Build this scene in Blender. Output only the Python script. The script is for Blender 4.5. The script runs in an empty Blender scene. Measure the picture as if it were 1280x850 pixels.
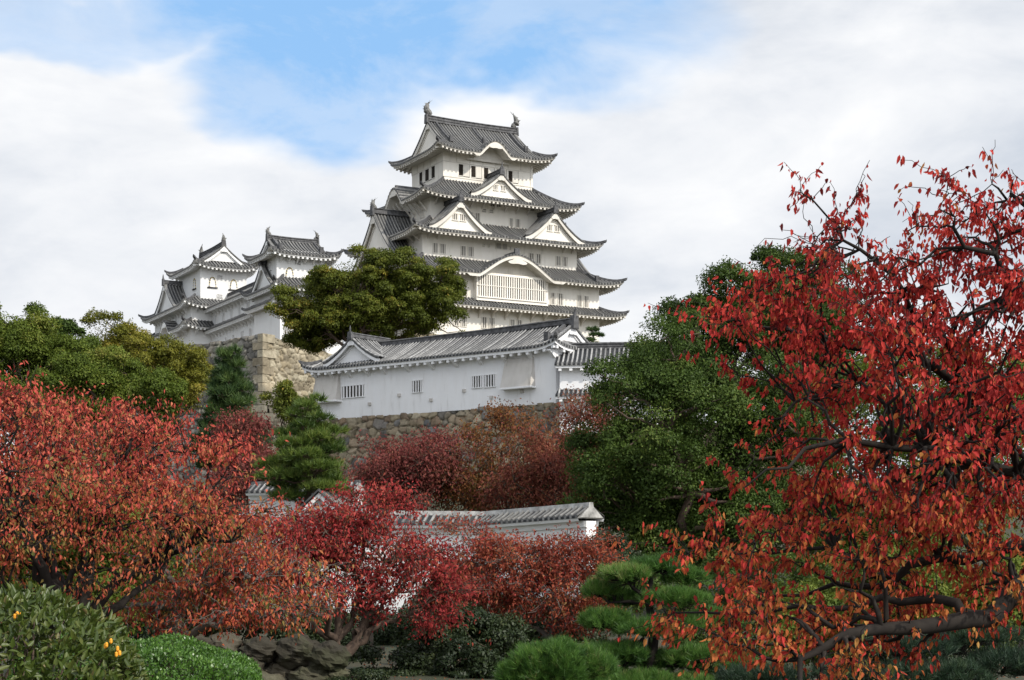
import bpy, math, random
import numpy as np
from mathutils import Vector
PI = math.pi
SC = bpy.context.scene
COL = SC.collection

# ------------------------------------------------------------------ camera, sky, sun, exposure
F_PX, HOR, CAM_Z = 2000.0, 700.0, 2.6            # focal length in photo pixels (1280 wide), eye level row, eye height
cam_d = bpy.data.cameras.new('camera'); cam = bpy.data.objects.new('camera', cam_d); COL.objects.link(cam)
cam.location = (0, 0, CAM_Z); cam.rotation_euler = (PI / 2, 0, 0)
cam_d.sensor_width = 36.0; cam_d.lens = 36.0 * F_PX / 1280.0
cam_d.shift_y = (HOR - 425.0) / 1280.0
cam_d.clip_start = 0.2; cam_d.clip_end = 9000
SC.camera = cam
SUN_EL = math.radians(38); SUN_H = Vector((0.80, -0.60, 0)).normalized()
SUN_V = Vector((SUN_H.x * math.cos(SUN_EL), SUN_H.y * math.cos(SUN_EL), math.sin(SUN_EL)))
sun_d = bpy.data.lights.new('sun', 'SUN'); sun = bpy.data.objects.new('sun', sun_d); COL.objects.link(sun)
sun_d.energy = 3.0; sun_d.angle = math.radians(1.2); sun_d.color = (1.0, 0.93, 0.82)
sun.rotation_euler = SUN_V.to_track_quat('Z', 'Y').to_euler(); sun.location = (60, -60, 120)
SC.view_settings.view_transform = 'Standard'; SC.view_settings.look = 'None'
SC.view_settings.exposure = 0.2; SC.view_settings.gamma = 1.0
SC.view_settings.use_curve_mapping = False

def build_world():
    w = bpy.data.worlds.new('World'); SC.world = w; w.use_nodes = True
    nt = w.node_tree; N = nt.nodes; L = nt.links; N.clear()
    out = N.new('ShaderNodeOutputWorld'); bg = N.new('ShaderNodeBackground'); bg.inputs['Strength'].default_value = 0.1
    L.new(bg.outputs[0], out.inputs[0])
    sky = N.new('ShaderNodeTexSky'); sky.sky_type = 'NISHITA'; sky.sun_disc = False
    sky.sun_elevation = SUN_EL; sky.sun_rotation = math.atan2(SUN_H.x, SUN_H.y)
    tc = N.new('ShaderNodeTexCoord')
    def vm(op, a, b=None):
        n = N.new('ShaderNodeVectorMath'); n.operation = op
        for i, v in enumerate((a, b)):
            if v is None: continue
            if isinstance(v, (tuple, list)): n.inputs[i].default_value = v
            else: L.new(v, n.inputs[i])
        return n
    def mt(op, a, b=None, clamp=False):
        n = N.new('ShaderNodeMath'); n.operation = op; n.use_clamp = clamp
        for i, v in enumerate((a, b)):
            if v is None: continue
            if isinstance(v, (int, float)): n.inputs[i].default_value = v
            else: L.new(v, n.inputs[i])
        return n.outputs[0]
    D = tc.outputs['Generated']
    def noise(scale, detail, rough, st=(1, 1, 2.2), off=(0, 0, 0), dist=0.0):
        m = N.new('ShaderNodeMapping'); m.inputs['Scale'].default_value = st; m.inputs['Location'].default_value = off
        L.new(D, m.inputs[0])
        n = N.new('ShaderNodeTexNoise'); n.inputs['Scale'].default_value = scale; n.inputs['Detail'].default_value = detail
        n.inputs['Roughness'].default_value = rough; n.inputs['Distortion'].default_value = dist
        L.new(m.outputs[0], n.inputs['Vector']); return n
    warp = noise(7, 4, 0.55)
    wv = vm('SUBTRACT', warp.outputs['Color'], (0.5, 0.5, 0.5))
    wv2 = vm('SCALE', wv.outputs[0]); wv2.inputs['Scale'].default_value = 0.11
    Dw = vm('ADD', D, wv2.outputs[0]).outputs[0]
    def patch(c, r):
        a = vm('SUBTRACT', Dw, c).outputs[0]
        b = vm('DIVIDE', a, r).outputs[0]
        ln = vm('LENGTH', b).outputs['Value']
        mr = N.new('ShaderNodeMapRange'); mr.interpolation_type = 'SMOOTHSTEP'
        mr.inputs['From Min'].default_value = 1.18; mr.inputs['From Max'].default_value = 0.62
        mr.inputs['To Min'].default_value = 0; mr.inputs['To Max'].default_value = 1
        L.new(ln, mr.inputs['Value']); return mr.outputs[0]
    def dirpx(px, py):
        v = Vector(((px - 640) / F_PX, 1, (HOR - py) / F_PX)).normalized(); return tuple(v)
    p1 = patch(dirpx(405, 95), (0.075, 0.5, 0.05))
    p2 = patch(dirpx(500, 15), (0.190, 0.5, 0.050))
    p3 = patch(dirpx(90, 40), (0.13, 0.5, 0.022))
    p3 = mt('MULTIPLY', p3, 0.55)
    blue = mt('MAXIMUM', mt('MAXIMUM', p1, p2), p3)
    # blue gaps elsewhere in the dome, away from the castle
    big = noise(2.3, 6, 0.55, (1, 1, 1.6), (3.1, 1.7, 0.4))
    gap = N.new('ShaderNodeMapRange'); gap.interpolation_type = 'SMOOTHSTEP'
    gap.inputs['From Min'].default_value = 0.54; gap.inputs['From Max'].default_value = 0.70
    L.new(big.outputs['Fac'], gap.inputs['Value'])
    fwd = vm('DOT_PRODUCT', D, (0, 1, 0.2)).outputs['Value']
    away = N.new('ShaderNodeMapRange'); away.inputs['From Min'].default_value = 0.85; away.inputs['From Max'].default_value = 0.55
    L.new(fwd, away.inputs['Value'])
    blue = mt('MAXIMUM', blue, mt('MULTIPLY', gap.outputs[0], away.outputs[0]))
    wisp = noise(9, 7, 0.62, (1, 1, 2.0), (0.3, 0, 0.8), 0.4)
    wr = N.new('ShaderNodeMapRange'); wr.inputs['From Min'].default_value = 0.38; wr.inputs['From Max'].default_value = 0.62
    wr.inputs['To Min'].default_value = 1.12; wr.inputs['To Max'].default_value = 0.70
    L.new(wisp.outputs['Fac'], wr.inputs['Value'])
    blue = mt('MULTIPLY', blue, wr.outputs[0], True)
    # cloud tone
    c1 = noise(3.4, 6, 0.52, (1, 1, 2.6), (0.9, 0.2, 0.5), 0.5)
    c2 = noise(11, 6, 0.6, (1, 1, 2.2), (0.2, 0.6, 0.1), 0.3)
    cs = mt('ADD', mt('MULTIPLY', c1.outputs['Fac'], 0.72), mt('MULTIPLY', c2.outputs['Fac'], 0.28))
    cr = N.new('ShaderNodeValToRGB'); L.new(cs, cr.inputs[0])
    e = cr.color_ramp.elements
    e[0].position = 0.37; e[0].color = (0.56, 0.605, 0.675, 1)
    e[1].position = 0.60; e[1].color = (0.87, 0.875, 0.885, 1)
    m_ = cr.color_ramp.elements.new(0.5); m_.color = (0.755, 0.775, 0.81, 1)
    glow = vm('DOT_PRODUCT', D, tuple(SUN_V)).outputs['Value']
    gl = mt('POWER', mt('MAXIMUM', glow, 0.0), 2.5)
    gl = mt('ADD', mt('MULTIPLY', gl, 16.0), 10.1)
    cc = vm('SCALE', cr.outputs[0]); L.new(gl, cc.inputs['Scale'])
    bl = N.new('ShaderNodeMix'); bl.data_type = 'RGBA'
    bl.inputs['A'].default_value = (3.0, 5.7, 9.5, 1)          # thin bright veil over the blue
    bl.inputs['Factor'].default_value = 0.25
    L.new(sky.outputs[0], bl.inputs['B'])
    mx = N.new('ShaderNodeMix'); mx.data_type = 'RGBA'
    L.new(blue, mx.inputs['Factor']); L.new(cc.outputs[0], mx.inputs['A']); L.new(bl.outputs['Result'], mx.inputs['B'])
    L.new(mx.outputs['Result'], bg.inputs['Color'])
build_world()

def at(px, py, Y):
    """world point at distance Y seen at that place of the photo"""
    return np.array([(px - 640) / F_PX * Y, Y, CAM_Z + (HOR - py) / F_PX * Y])

# ------------------------------------------------------------------ materials
def new_mat(name):
    m = bpy.data.materials.new(name); m.use_nodes = True
    nt = m.node_tree; b = nt.nodes.get('Principled BSDF')
    return m, nt, b
def ramp(nt, stops, fac):
    r = nt.nodes.new('ShaderNodeValToRGB'); el = r.color_ramp.elements
    while len(el) < len(stops): el.new(0.5)
    for e, (p, c) in zip(el, stops): e.position = p; e.color = (*c, 1)
    nt.links.new(fac, r.inputs[0]); return r.outputs[0]
def tnoise(nt, scale, detail=4, rough=0.55, stretch=None):
    n = nt.nodes.new('ShaderNodeTexNoise'); n.inputs['Scale'].default_value = scale
    n.inputs['Detail'].default_value = detail; n.inputs['Roughness'].default_value = rough
    tc = nt.nodes.new('ShaderNodeTexCoord')
    if stretch:
        mp = nt.nodes.new('ShaderNodeMapping'); mp.inputs['Scale'].default_value = stretch
        nt.links.new(tc.outputs['Object'], mp.inputs[0]); nt.links.new(mp.outputs[0], n.inputs['Vector'])
    else: nt.links.new(tc.outputs['Object'], n.inputs['Vector'])
    return n.outputs['Fac']
def mixc(nt, fac, a, b, mode='MIX'):
    m = nt.nodes.new('ShaderNodeMix'); m.data_type = 'RGBA'; m.blend_type = mode
    for k, v in (('Factor', fac), ('A', a), ('B', b)):
        s = m.inputs[k]
        if isinstance(v, (int, float)): s.default_value = v
        elif isinstance(v, tuple): s.default_value = (*v, 1)
        else: nt.links.new(v, s)
    return m.outputs['Result']
def bump(nt, b, h, strength, dist=0.02):
    n = nt.nodes.new('ShaderNodeBump'); n.inputs['Strength'].default_value = strength; n.inputs['Distance'].default_value = dist
    nt.links.new(h, n.inputs['Height']); nt.links.new(n.outputs[0], b.inputs['Normal'])
def attr(nt, name):
    a = nt.nodes.new('ShaderNodeAttribute'); a.attribute_name = name; return a.outputs['Fac']

def plaster(name, c0, c1, streak=0.5):
    m, nt, b = new_mat(name)
    n1 = tnoise(nt, 0.35, 5, 0.6); n2 = tnoise(nt, 1.6, 5, 0.65, (1.0, 1.0, 0.16))
    base = ramp(nt, [(0.3, c1), (0.65, c0)], n1)
    st = ramp(nt, [(0.28, (0.45, 0.43, 0.40)), (0.42, (0.93, 0.92, 0.90)), (0.6, (1, 1, 1))], n2)
    col = mixc(nt, streak, base, st, 'MULTIPLY')
    nt.links.new(col, b.inputs['Base Color']); b.inputs['Roughness'].default_value = 0.85
    b.inputs['Specular IOR Level'].default_value = 0.2
    bump(nt, b, tnoise(nt, 3, 4), 0.25, 0.03)
    return m
def flat(name, c, rough=0.8, var=0.25, scale=2.0):
    m, nt, b = new_mat(name)
    n = tnoise(nt, scale, 5, 0.6)
    lo = tuple(x * (1 - var) for x in c); hi = tuple(min(1, x * (1 + var)) for x in c)
    nt.links.new(ramp(nt, [(0.3, lo), (0.7, hi)], n), b.inputs['Base Color'])
    b.inputs['Roughness'].default_value = rough; b.inputs['Specular IOR Level'].default_value = 0.25
    return m
def tile_mat(name, groove, rib, patch):
    m, nt, b = new_mat(name)
    a = attr(nt, 'rib'); c = ramp(nt, [(0.0, groove), (0.55, tuple((g * .6 + r * .4) for g, r in zip(groove, rib))), (1.0, rib)], a)
    n = tnoise(nt, 0.6, 6, 0.65); n2 = tnoise(nt, 5.0, 4, 0.7)
    c = mixc(nt, ramp(nt, [(0.42, (0, 0, 0)), (0.72, (0.7, 0.7, 0.7))], n), c, patch)
    c = mixc(nt, 0.75, c, ramp(nt, [(0.3, (0.45, 0.45, 0.46)), (0.7, (1.35, 1.33, 1.28))], n2), 'MULTIPLY')
    nt.links.new(c, b.inputs['Base Color']); b.inputs['Roughness'].default_value = 0.62
    b.inputs['Specular IOR Level'].default_value = 0.3
    return m
def leaf_mat(name, stops, trans=0.3, rough=0.5, spec=0.3):
    m, nt, b = new_mat(name)
    c = ramp(nt, stops, attr(nt, 'rnd'))
    nt.links.new(c, b.inputs['Base Color']); b.inputs['Roughness'].default_value = rough
    b.inputs['Specular IOR Level'].default_value = spec
    t = nt.nodes.new('ShaderNodeBsdfTranslucent'); nt.links.new(c, t.inputs[0])
    mx = nt.nodes.new('ShaderNodeMixShader'); mx.inputs[0].default_value = trans
    nt.links.new(b.outputs[0], mx.inputs[1]); nt.links.new(t.outputs[0], mx.inputs[2])
    nt.links.new(mx.outputs[0], nt.nodes['Material Output'].inputs[0])
    return m
def stone_mat(name, stops, moss=0.0):
    m, nt, b = new_mat(name)
    c = ramp(nt, stops, attr(nt, 'rnd'))
    n = tnoise(nt, 2.2, 7, 0.65); n2 = tnoise(nt, 0.22, 4, 0.6)
    c = mixc(nt, 0.8, c, ramp(nt, [(0.3, (0.55, 0.54, 0.52)), (0.7, (1.3, 1.3, 1.28))], n), 'MULTIPLY')
    c = mixc(nt, 0.7, c, ramp(nt, [(0.35, (0.62, 0.62, 0.60)), (0.6, (1.1, 1.1, 1.1))], n2), 'MULTIPLY')
    c = mixc(nt, attr(nt, 'joint'), c, (0.035, 0.032, 0.026))
    if moss:
        c = mixc(nt, ramp(nt, [(0.5, (0, 0, 0)), (0.7, (moss, moss, moss))], tnoise(nt, 0.9, 5, 0.6)), c, (0.05, 0.06, 0.025))
    nt.links.new(c, b.inputs['Base Color']); b.inputs['Roughness'].default_value = 0.9
    b.inputs['Specular IOR Level'].default_value = 0.15
    bump(nt, b, tnoise(nt, 5, 6, 0.7), 0.5, 0.05)
    return m

M = {}
M['keep_plaster'] = plaster('aged_plaster', (0.85, 0.815, 0.745), (0.79, 0.75, 0.675), 0.34)
M['plaster'] = plaster('white_plaster', (0.83, 0.83, 0.82), (0.78, 0.78, 0.77), 0.25)
M['yagura_plaster'] = plaster('cool_white_plaster', (0.84, 0.84, 0.85), (0.79, 0.79, 0.80), 0.38)
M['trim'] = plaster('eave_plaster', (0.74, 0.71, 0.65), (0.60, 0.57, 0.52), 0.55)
M['shutter'] = flat('pale_board', (0.70, 0.67, 0.61), 0.8, 0.08, 0.8)
M['chute'] = plaster('weathered_board', (0.58, 0.555, 0.525), (0.46, 0.44, 0.41), 0.7)
M['dark'] = flat('dark_opening', (0.022, 0.017, 0.013), 0.9, 0.3)
M['tile'] = tile_mat('grey_roof_tile', (0.020, 0.022, 0.026), (0.27, 0.267, 0.26), (0.12, 0.118, 0.11))
M['tile_dark'] = tile_mat('dark_roof_tile', (0.016, 0.018, 0.022), (0.42, 0.42, 0.42), (0.08, 0.08, 0.08))
M['ridge'] = flat('ridge_tile', (0.085, 0.085, 0.088), 0.7, 0.6, 3.0)
M['ridge_pale'] = flat('ridge_tile_plastered', (0.36, 0.355, 0.34), 0.75, 0.55, 2.5)
M['fish'] = flat('grey_fired_clay', (0.16, 0.158, 0.15), 0.6, 0.4, 3)
M['gilt'] = flat('gilt_metal', (0.55, 0.42, 0.12), 0.5, 0.3, 8)
M['stone_shaded'] = stone_mat('shaded_masonry', [(0, (0.13, 0.125, 0.115)), (0.4, (0.25, 0.235, 0.21)), (0.75, (0.33, 0.30, 0.25)), (1, (0.21, 0.205, 0.20))])  # darker, greyer copy of the tan masonry; left face's shade put into the colour
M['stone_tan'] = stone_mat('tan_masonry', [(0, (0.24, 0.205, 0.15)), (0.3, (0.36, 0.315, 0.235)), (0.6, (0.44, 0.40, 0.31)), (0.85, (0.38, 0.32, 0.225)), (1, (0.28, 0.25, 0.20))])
M['stone_mix'] = stone_mat('mixed_masonry', [(0, (0.12, 0.12, 0.125)), (0.25, (0.30, 0.25, 0.175)), (0.55, (0.38, 0.33, 0.245)), (0.85, (0.25, 0.18, 0.125)), (1, (0.20, 0.20, 0.20))], 0.25)
M['boulder'] = stone_mat('garden_boulder', [(0, (0.04, 0.036, 0.028)), (0.5, (0.07, 0.062, 0.046)), (1, (0.11, 0.098, 0.075))], 0.55)
M['bark_dark'] = flat('dark_bark', (0.018, 0.0145, 0.012), 0.9, 0.5, 6)
M['bark_brown'] = flat('brown_bark', (0.085, 0.06, 0.045), 0.9, 0.45, 5)
M['bark_grey'] = flat('grey_twig_bark', (0.12, 0.105, 0.09), 0.85, 0.4, 8)
M['wood'] = flat('weathered_wood', (0.10, 0.065, 0.042), 0.8, 0.4, 5)
M['wood_pale'] = flat('pale_wood', (0.36, 0.25, 0.12), 0.8, 0.3, 5)
M['orange'] = flat('orange_berry', (0.75, 0.33, 0.03), 0.5, 0.15, 20)
M['soil'] = flat('soil', (0.10, 0.085, 0.06), 0.95, 0.5, 0.7)
LM = {}
LM['cherry_near'] = leaf_mat('cherry_leaf_near', [(0, (0.156, 0.015, 0.015)), (0.3, (0.389, 0.032, 0.029)), (0.58, (0.569, 0.059, 0.047)), (0.8, (0.509, 0.076, 0.041)), (0.93, (0.389, 0.118, 0.041)), (1, (0.206, 0.108, 0.041))], 0.30, 0.65, 0.12)
LM['cherry_low'] = leaf_mat('cherry_leaf_low', [(0, (0.286, 0.036, 0.028)), (0.35, (0.445, 0.087, 0.037)), (0.65, (0.465, 0.154, 0.044)), (0.88, (0.402, 0.227, 0.062)), (1, (0.170, 0.165, 0.049))], 0.30, 0.65, 0.12)
LM['cherry_left'] = leaf_mat('cherry_leaf_left', [(0, (0.156, 0.028, 0.021)), (0.3, (0.391, 0.059, 0.048)), (0.55, (0.574, 0.111, 0.076)), (0.72, (0.522, 0.177, 0.093)), (0.86, (0.235, 0.154, 0.053)), (1, (0.118, 0.134, 0.036))], 0.30, 0.65, 0.12)
LM['cherry_left_low'] = leaf_mat('cherry_leaf_left_low', [(0, (0.375, 0.075, 0.039)), (0.35, (0.499, 0.138, 0.058)), (0.6, (0.274, 0.163, 0.051)), (0.85, (0.124, 0.150, 0.039)), (1, (0.199, 0.213, 0.065))], 0.30, 0.65, 0.12)
LM['cherry_crimson'] = leaf_mat('cherry_leaf_crimson', [(0, (0.141, 0.018, 0.019)), (0.4, (0.341, 0.041, 0.041)), (0.75, (0.436, 0.073, 0.062)), (1, (0.313, 0.116, 0.059))], 0.30, 0.65, 0.12)
LM['cherry_brown'] = leaf_mat('cherry_leaf_brown', [(0, (0.129, 0.031, 0.022)), (0.4, (0.279, 0.059, 0.037)), (0.75, (0.356, 0.101, 0.050)), (1, (0.237, 0.143, 0.056))], 0.30, 0.65, 0.12)
LM['cherry_far'] = leaf_mat('cherry_leaf_far', [(0, (0.121, 0.037, 0.028)), (0.4, (0.221, 0.063, 0.044)), (0.75, (0.242, 0.104, 0.051)), (1, (0.131, 0.110, 0.046))], 0.30, 0.65, 0.12)
LM['cherry_far_red'] = leaf_mat('cherry_leaf_far_red', [(0, (0.122, 0.035, 0.032)), (0.5, (0.235, 0.064, 0.057)), (1, (0.175, 0.099, 0.057))], 0.30, 0.65, 0.12)
LM['cherry_far_olive'] = leaf_mat('cherry_leaf_far_olive', [(0, (0.13, 0.05, 0.022)), (0.45, (0.21, 0.085, 0.03)), (0.8, (0.14, 0.10, 0.03)), (1, (0.08, 0.09, 0.025))], 0.30, 0.65, 0.12)
LM['camphor'] = leaf_mat('camphor_leaf', [(0, (0.028, 0.052, 0.009)), (0.5, (0.056, 0.096, 0.017)), (0.85, (0.096, 0.143, 0.026)), (1, (0.140, 0.169, 0.038))], 0.25, 0.55, 0.18)
LM['camphor_light'] = leaf_mat('evergreen_leaf_light', [(0, (0.052, 0.085, 0.011)), (0.5, (0.109, 0.152, 0.020)), (0.9, (0.173, 0.208, 0.033)), (1, (0.230, 0.225, 0.047))], 0.28, 0.55, 0.2)
LM['yellow_green'] = leaf_mat('yellow_green_leaf', [(0, (0.084, 0.098, 0.012)), (0.5, (0.180, 0.178, 0.022)), (0.9, (0.264, 0.230, 0.035)), (1, (0.360, 0.253, 0.050))], 0.28, 0.55, 0.2)
LM['olive'] = leaf_mat('olive_leaf', [(0, (0.052, 0.071, 0.010)), (0.5, (0.113, 0.139, 0.018)), (0.88, (0.176, 0.187, 0.028)), (1, (0.290, 0.207, 0.032))], 0.28, 0.55, 0.2)
LM['pine_far'] = leaf_mat('pine_needle_far', [(0, (0.022, 0.05, 0.016)), (0.6, (0.055, 0.10, 0.026)), (1, (0.10, 0.15, 0.035))], 0.15, 0.5)
LM['pine_mid'] = leaf_mat('pine_needle_mid', [(0, (0.036, 0.071, 0.013)), (0.6, (0.095, 0.147, 0.023)), (1, (0.171, 0.209, 0.041))], 0.15, 0.5)
LM['pine_near'] = leaf_mat('pine_needle_near', [(0, (0.032, 0.083, 0.017)), (0.5, (0.077, 0.170, 0.029)), (0.9, (0.139, 0.248, 0.048)), (1, (0.245, 0.257, 0.097))], 0.25, 0.45)
LM['pine_dark'] = leaf_mat('pine_needle_dark', [(0, (0.015, 0.03, 0.018)), (0.6, (0.03, 0.06, 0.03)), (1, (0.055, 0.085, 0.035))], 0.15, 0.5)
LM['bush'] = leaf_mat('bush_leaf', [(0, (0.028, 0.050, 0.009)), (0.45, (0.063, 0.094, 0.014)), (0.8, (0.114, 0.134, 0.030)), (1, (0.190, 0.148, 0.060))], 0.25, 0.4, 0.4)
LM['hedge'] = leaf_mat('hedge_leaf', [(0, (0.035, 0.085, 0.012)), (0.6, (0.085, 0.19, 0.026)), (1, (0.16, 0.28, 0.05))], 0.28, 0.35, 0.5)
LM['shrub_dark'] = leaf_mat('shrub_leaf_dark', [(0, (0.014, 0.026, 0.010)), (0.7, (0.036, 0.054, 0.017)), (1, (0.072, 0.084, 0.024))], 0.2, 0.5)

# ------------------------------------------------------------------ mesh helpers
class MB:
    """collects vertices and faces, builds ONE mesh object"""
    def __init__(s): s.V = []; s.n = 0; s.F = []; s.A = []
    def add(s, V, F, mat=0, a=None):
        V = np.asarray(V, float).reshape(-1, 3)
        s.V.append(V); s.A.append(np.zeros(len(V)) if a is None else np.asarray(a, float).ravel())
        for f in F: s.F.append((tuple(int(i) + s.n for i in f), mat))
        s.n += len(V)
    def grid(s, P, mat=0, a=None):
        P = np.asarray(P, float); r, c = P.shape[:2]
        F = [(i * c + j, i * c + j + 1, (i + 1) * c + j + 1, (i + 1) * c + j) for i in range(r - 1) for j in range(c - 1)]
        s.add(P.reshape(-1, 3), F, mat, a)
    def hexa(s, p, mat=0):
        """8 corners: bottom 4 (ccw) then top 4"""
        s.add(p, [(3, 2, 1, 0), (4, 5, 6, 7), (0, 1, 5, 4), (1, 2, 6, 5), (2, 3, 7, 6), (3, 0, 4, 7)], mat)
    def box(s, x0, x1, y0, y1, z0, z1, mat=0):
        s.hexa([(x0, y0, z0), (x1, y0, z0), (x1, y1, z0), (x0, y1, z0), (x0, y0, z1), (x1, y0, z1), (x1, y1, z1), (x0, y1, z1)], mat)
    def sweep(s, path, w, h, mat=0, up=(0, 0, 1), cap=True, wend=None):
        """rectangular bar swept along a path, bottom on the path"""
        P = np.asarray(path, float); up = np.asarray(up, float); R = []
        for i in range(len(P)):
            t = P[min(i + 1, len(P) - 1)] - P[max(i - 1, 0)]; t /= np.linalg.norm(t) + 1e-9
            sd = np.cross(t, up); sd /= np.linalg.norm(sd) + 1e-9
            k = 1.0 if wend is None else 1 + (wend - 1) * i / (len(P) - 1)
            R.append([P[i] - sd * w / 2 * k, P[i] + sd * w / 2 * k, P[i] + sd * w * .36 * k + up * h * k, P[i] - sd * w * .36 * k + up * h * k])
        R = np.array(R); n = len(P); F = []
        for i in range(n - 1):
            for j in range(4): F.append((i * 4 + j, i * 4 + (j + 1) % 4, (i + 1) * 4 + (j + 1) % 4, (i + 1) * 4 + j))
        if cap: F += [(3, 2, 1, 0), ((n - 1) * 4, (n - 1) * 4 + 1, (n - 1) * 4 + 2, (n - 1) * 4 + 3)]
        s.add(R.reshape(-1, 3), F, mat)
    def tube(s, path, radii, m=8, mat=0, flat=1.0):
        P = np.asarray(path, float); n = len(P); R = []
        ref = np.array([0.31, 0.2, 0.93])
        for i in range(n):
            t = P[min(i + 1, n - 1)] - P[max(i - 1, 0)]; t /= np.linalg.norm(t) + 1e-9
            a = np.cross(t, ref if abs(t @ ref) < .95 else np.array([1., 0, 0])); a /= np.linalg.norm(a); b = np.cross(t, a)
            r = radii[i] if hasattr(radii, '__len__') else radii
            for j in range(m): R.append(P[i] + r * (math.cos(2 * PI * j / m) * a + flat * math.sin(2 * PI * j / m) * b))
        F = [(i * m + j, i * m + (j + 1) % m, (i + 1) * m + (j + 1) % m, (i + 1) * m + j) for i in range(n - 1) for j in range(m)]
        F += [tuple(range(m))[::-1], tuple((n - 1) * m + j for j in range(m))]
        s.add(R, F, mat)
    def build(s, name, mats, parent=None, zoff=0.0, smooth=False, attrname='rib'):
        V = np.concatenate(s.V) if s.V else np.zeros((0, 3)); V = V.copy(); V[:, 2] -= zoff
        me = bpy.data.meshes.new(name); me.from_pydata(V.tolist(), [], [f for f, _ in s.F])
        for m in (mats if isinstance(mats, (list, tuple)) else [mats]): me.materials.append(m)
        if any(k for _, k in s.F): me.polygons.foreach_set('material_index', [k for _, k in s.F])
        A = np.concatenate(s.A) if s.A else np.zeros(0)
        if A.any():
            at_ = me.attributes.new(attrname, 'FLOAT', 'POINT'); at_.data.foreach_set('value', A)
        if smooth: me.polygons.foreach_set('use_smooth', [True] * len(me.polygons))
        me.update()
        o = bpy.data.objects.new(name, me); COL.objects.link(o)
        if parent: o.parent = parent
        return o
def np_mesh(name, V, F, mat, parent=None, face_attrs=None, pt_attrs=None, smooth=False):
    """fast mesh from arrays; F (n,3) or (n,4)"""
    me = bpy.data.meshes.new(name); n, k = F.shape
    me.vertices.add(len(V)); me.vertices.foreach_set('co', np.ascontiguousarray(V, np.float32).ravel())
    me.loops.add(n * k); me.loops.foreach_set('vertex_index', np.ascontiguousarray(F, np.int32).ravel())
    me.polygons.add(n); me.polygons.foreach_set('loop_start', np.arange(0, n * k, k, dtype=np.int32))
    me.polygons.foreach_set('loop_total', np.full(n, k, np.int32))
    if smooth: me.polygons.foreach_set('use_smooth', np.ones(n, bool))
    for nm, v in (face_attrs or {}).items():
        a = me.attributes.new(nm, 'FLOAT', 'FACE'); a.data.foreach_set('value', np.ascontiguousarray(v, np.float32))
    for nm, v in (pt_attrs or {}).items():
        a = me.attributes.new(nm, 'FLOAT', 'POINT'); a.data.foreach_set('value', np.ascontiguousarray(v, np.float32))
    me.materials.append(mat); me.update(calc_edges=True); me.validate()
    o = bpy.data.objects.new(name, me); COL.objects.link(o)
    if parent: o.parent = parent
    return o
def tag(o, label, cat, group=None):
    o['label'] = label; o['category'] = cat
    if group: o['group'] = group
    return o
def thing(name, label, cat, loc=(0, 0, 0), rotz=0.0, group=None):
    o = bpy.data.objects.new(name, None); COL.objects.link(o); o.empty_display_size = 0.5
    o.location = loc; o.rotation_euler = (0, 0, rotz); return tag(o, label, cat, group)
def structure(o): o['kind'] = 'structure'; return o

# ------------------------------------------------------------------ castle roofs and walls (local frame: front is -y)
def face_pos(k, B, s, d, z):
    s, d, z = np.broadcast_arrays(np.asarray(s, float), np.asarray(d, float), np.asarray(z, float))
    if k == 0: x, y = s, -B + d
    elif k == 1: x, y = B - d, s
    elif k == 2: x, y = -s, B - d
    else: x, y = -B + d, -s
    return np.stack([x, y, z], -1)
RIBF = np.array([0.0, 0.46, 0.56, 0.74, 0.92]); RIBH = np.array([0.0, 0.0, 0.75, 1.0, 0.75])
RIB_RNG = np.random.default_rng(2)
def rib_axis(lo, hi, p):
    n = max(1, int(round((hi - lo) / p))); w = (hi - lo) / n
    x = np.concatenate([lo + (i + RIBF) * w for i in range(n)] + [[hi]])
    h = np.concatenate([(RIBH[None] * RIB_RNG.uniform(.62, 1.15, (n, 1))).ravel(), [0.0]])
    return x, h
def g_conc(t): return 0.62 * t + 0.38 * t * t
RIB_P, RIB_H = 0.46, 0.14

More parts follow.
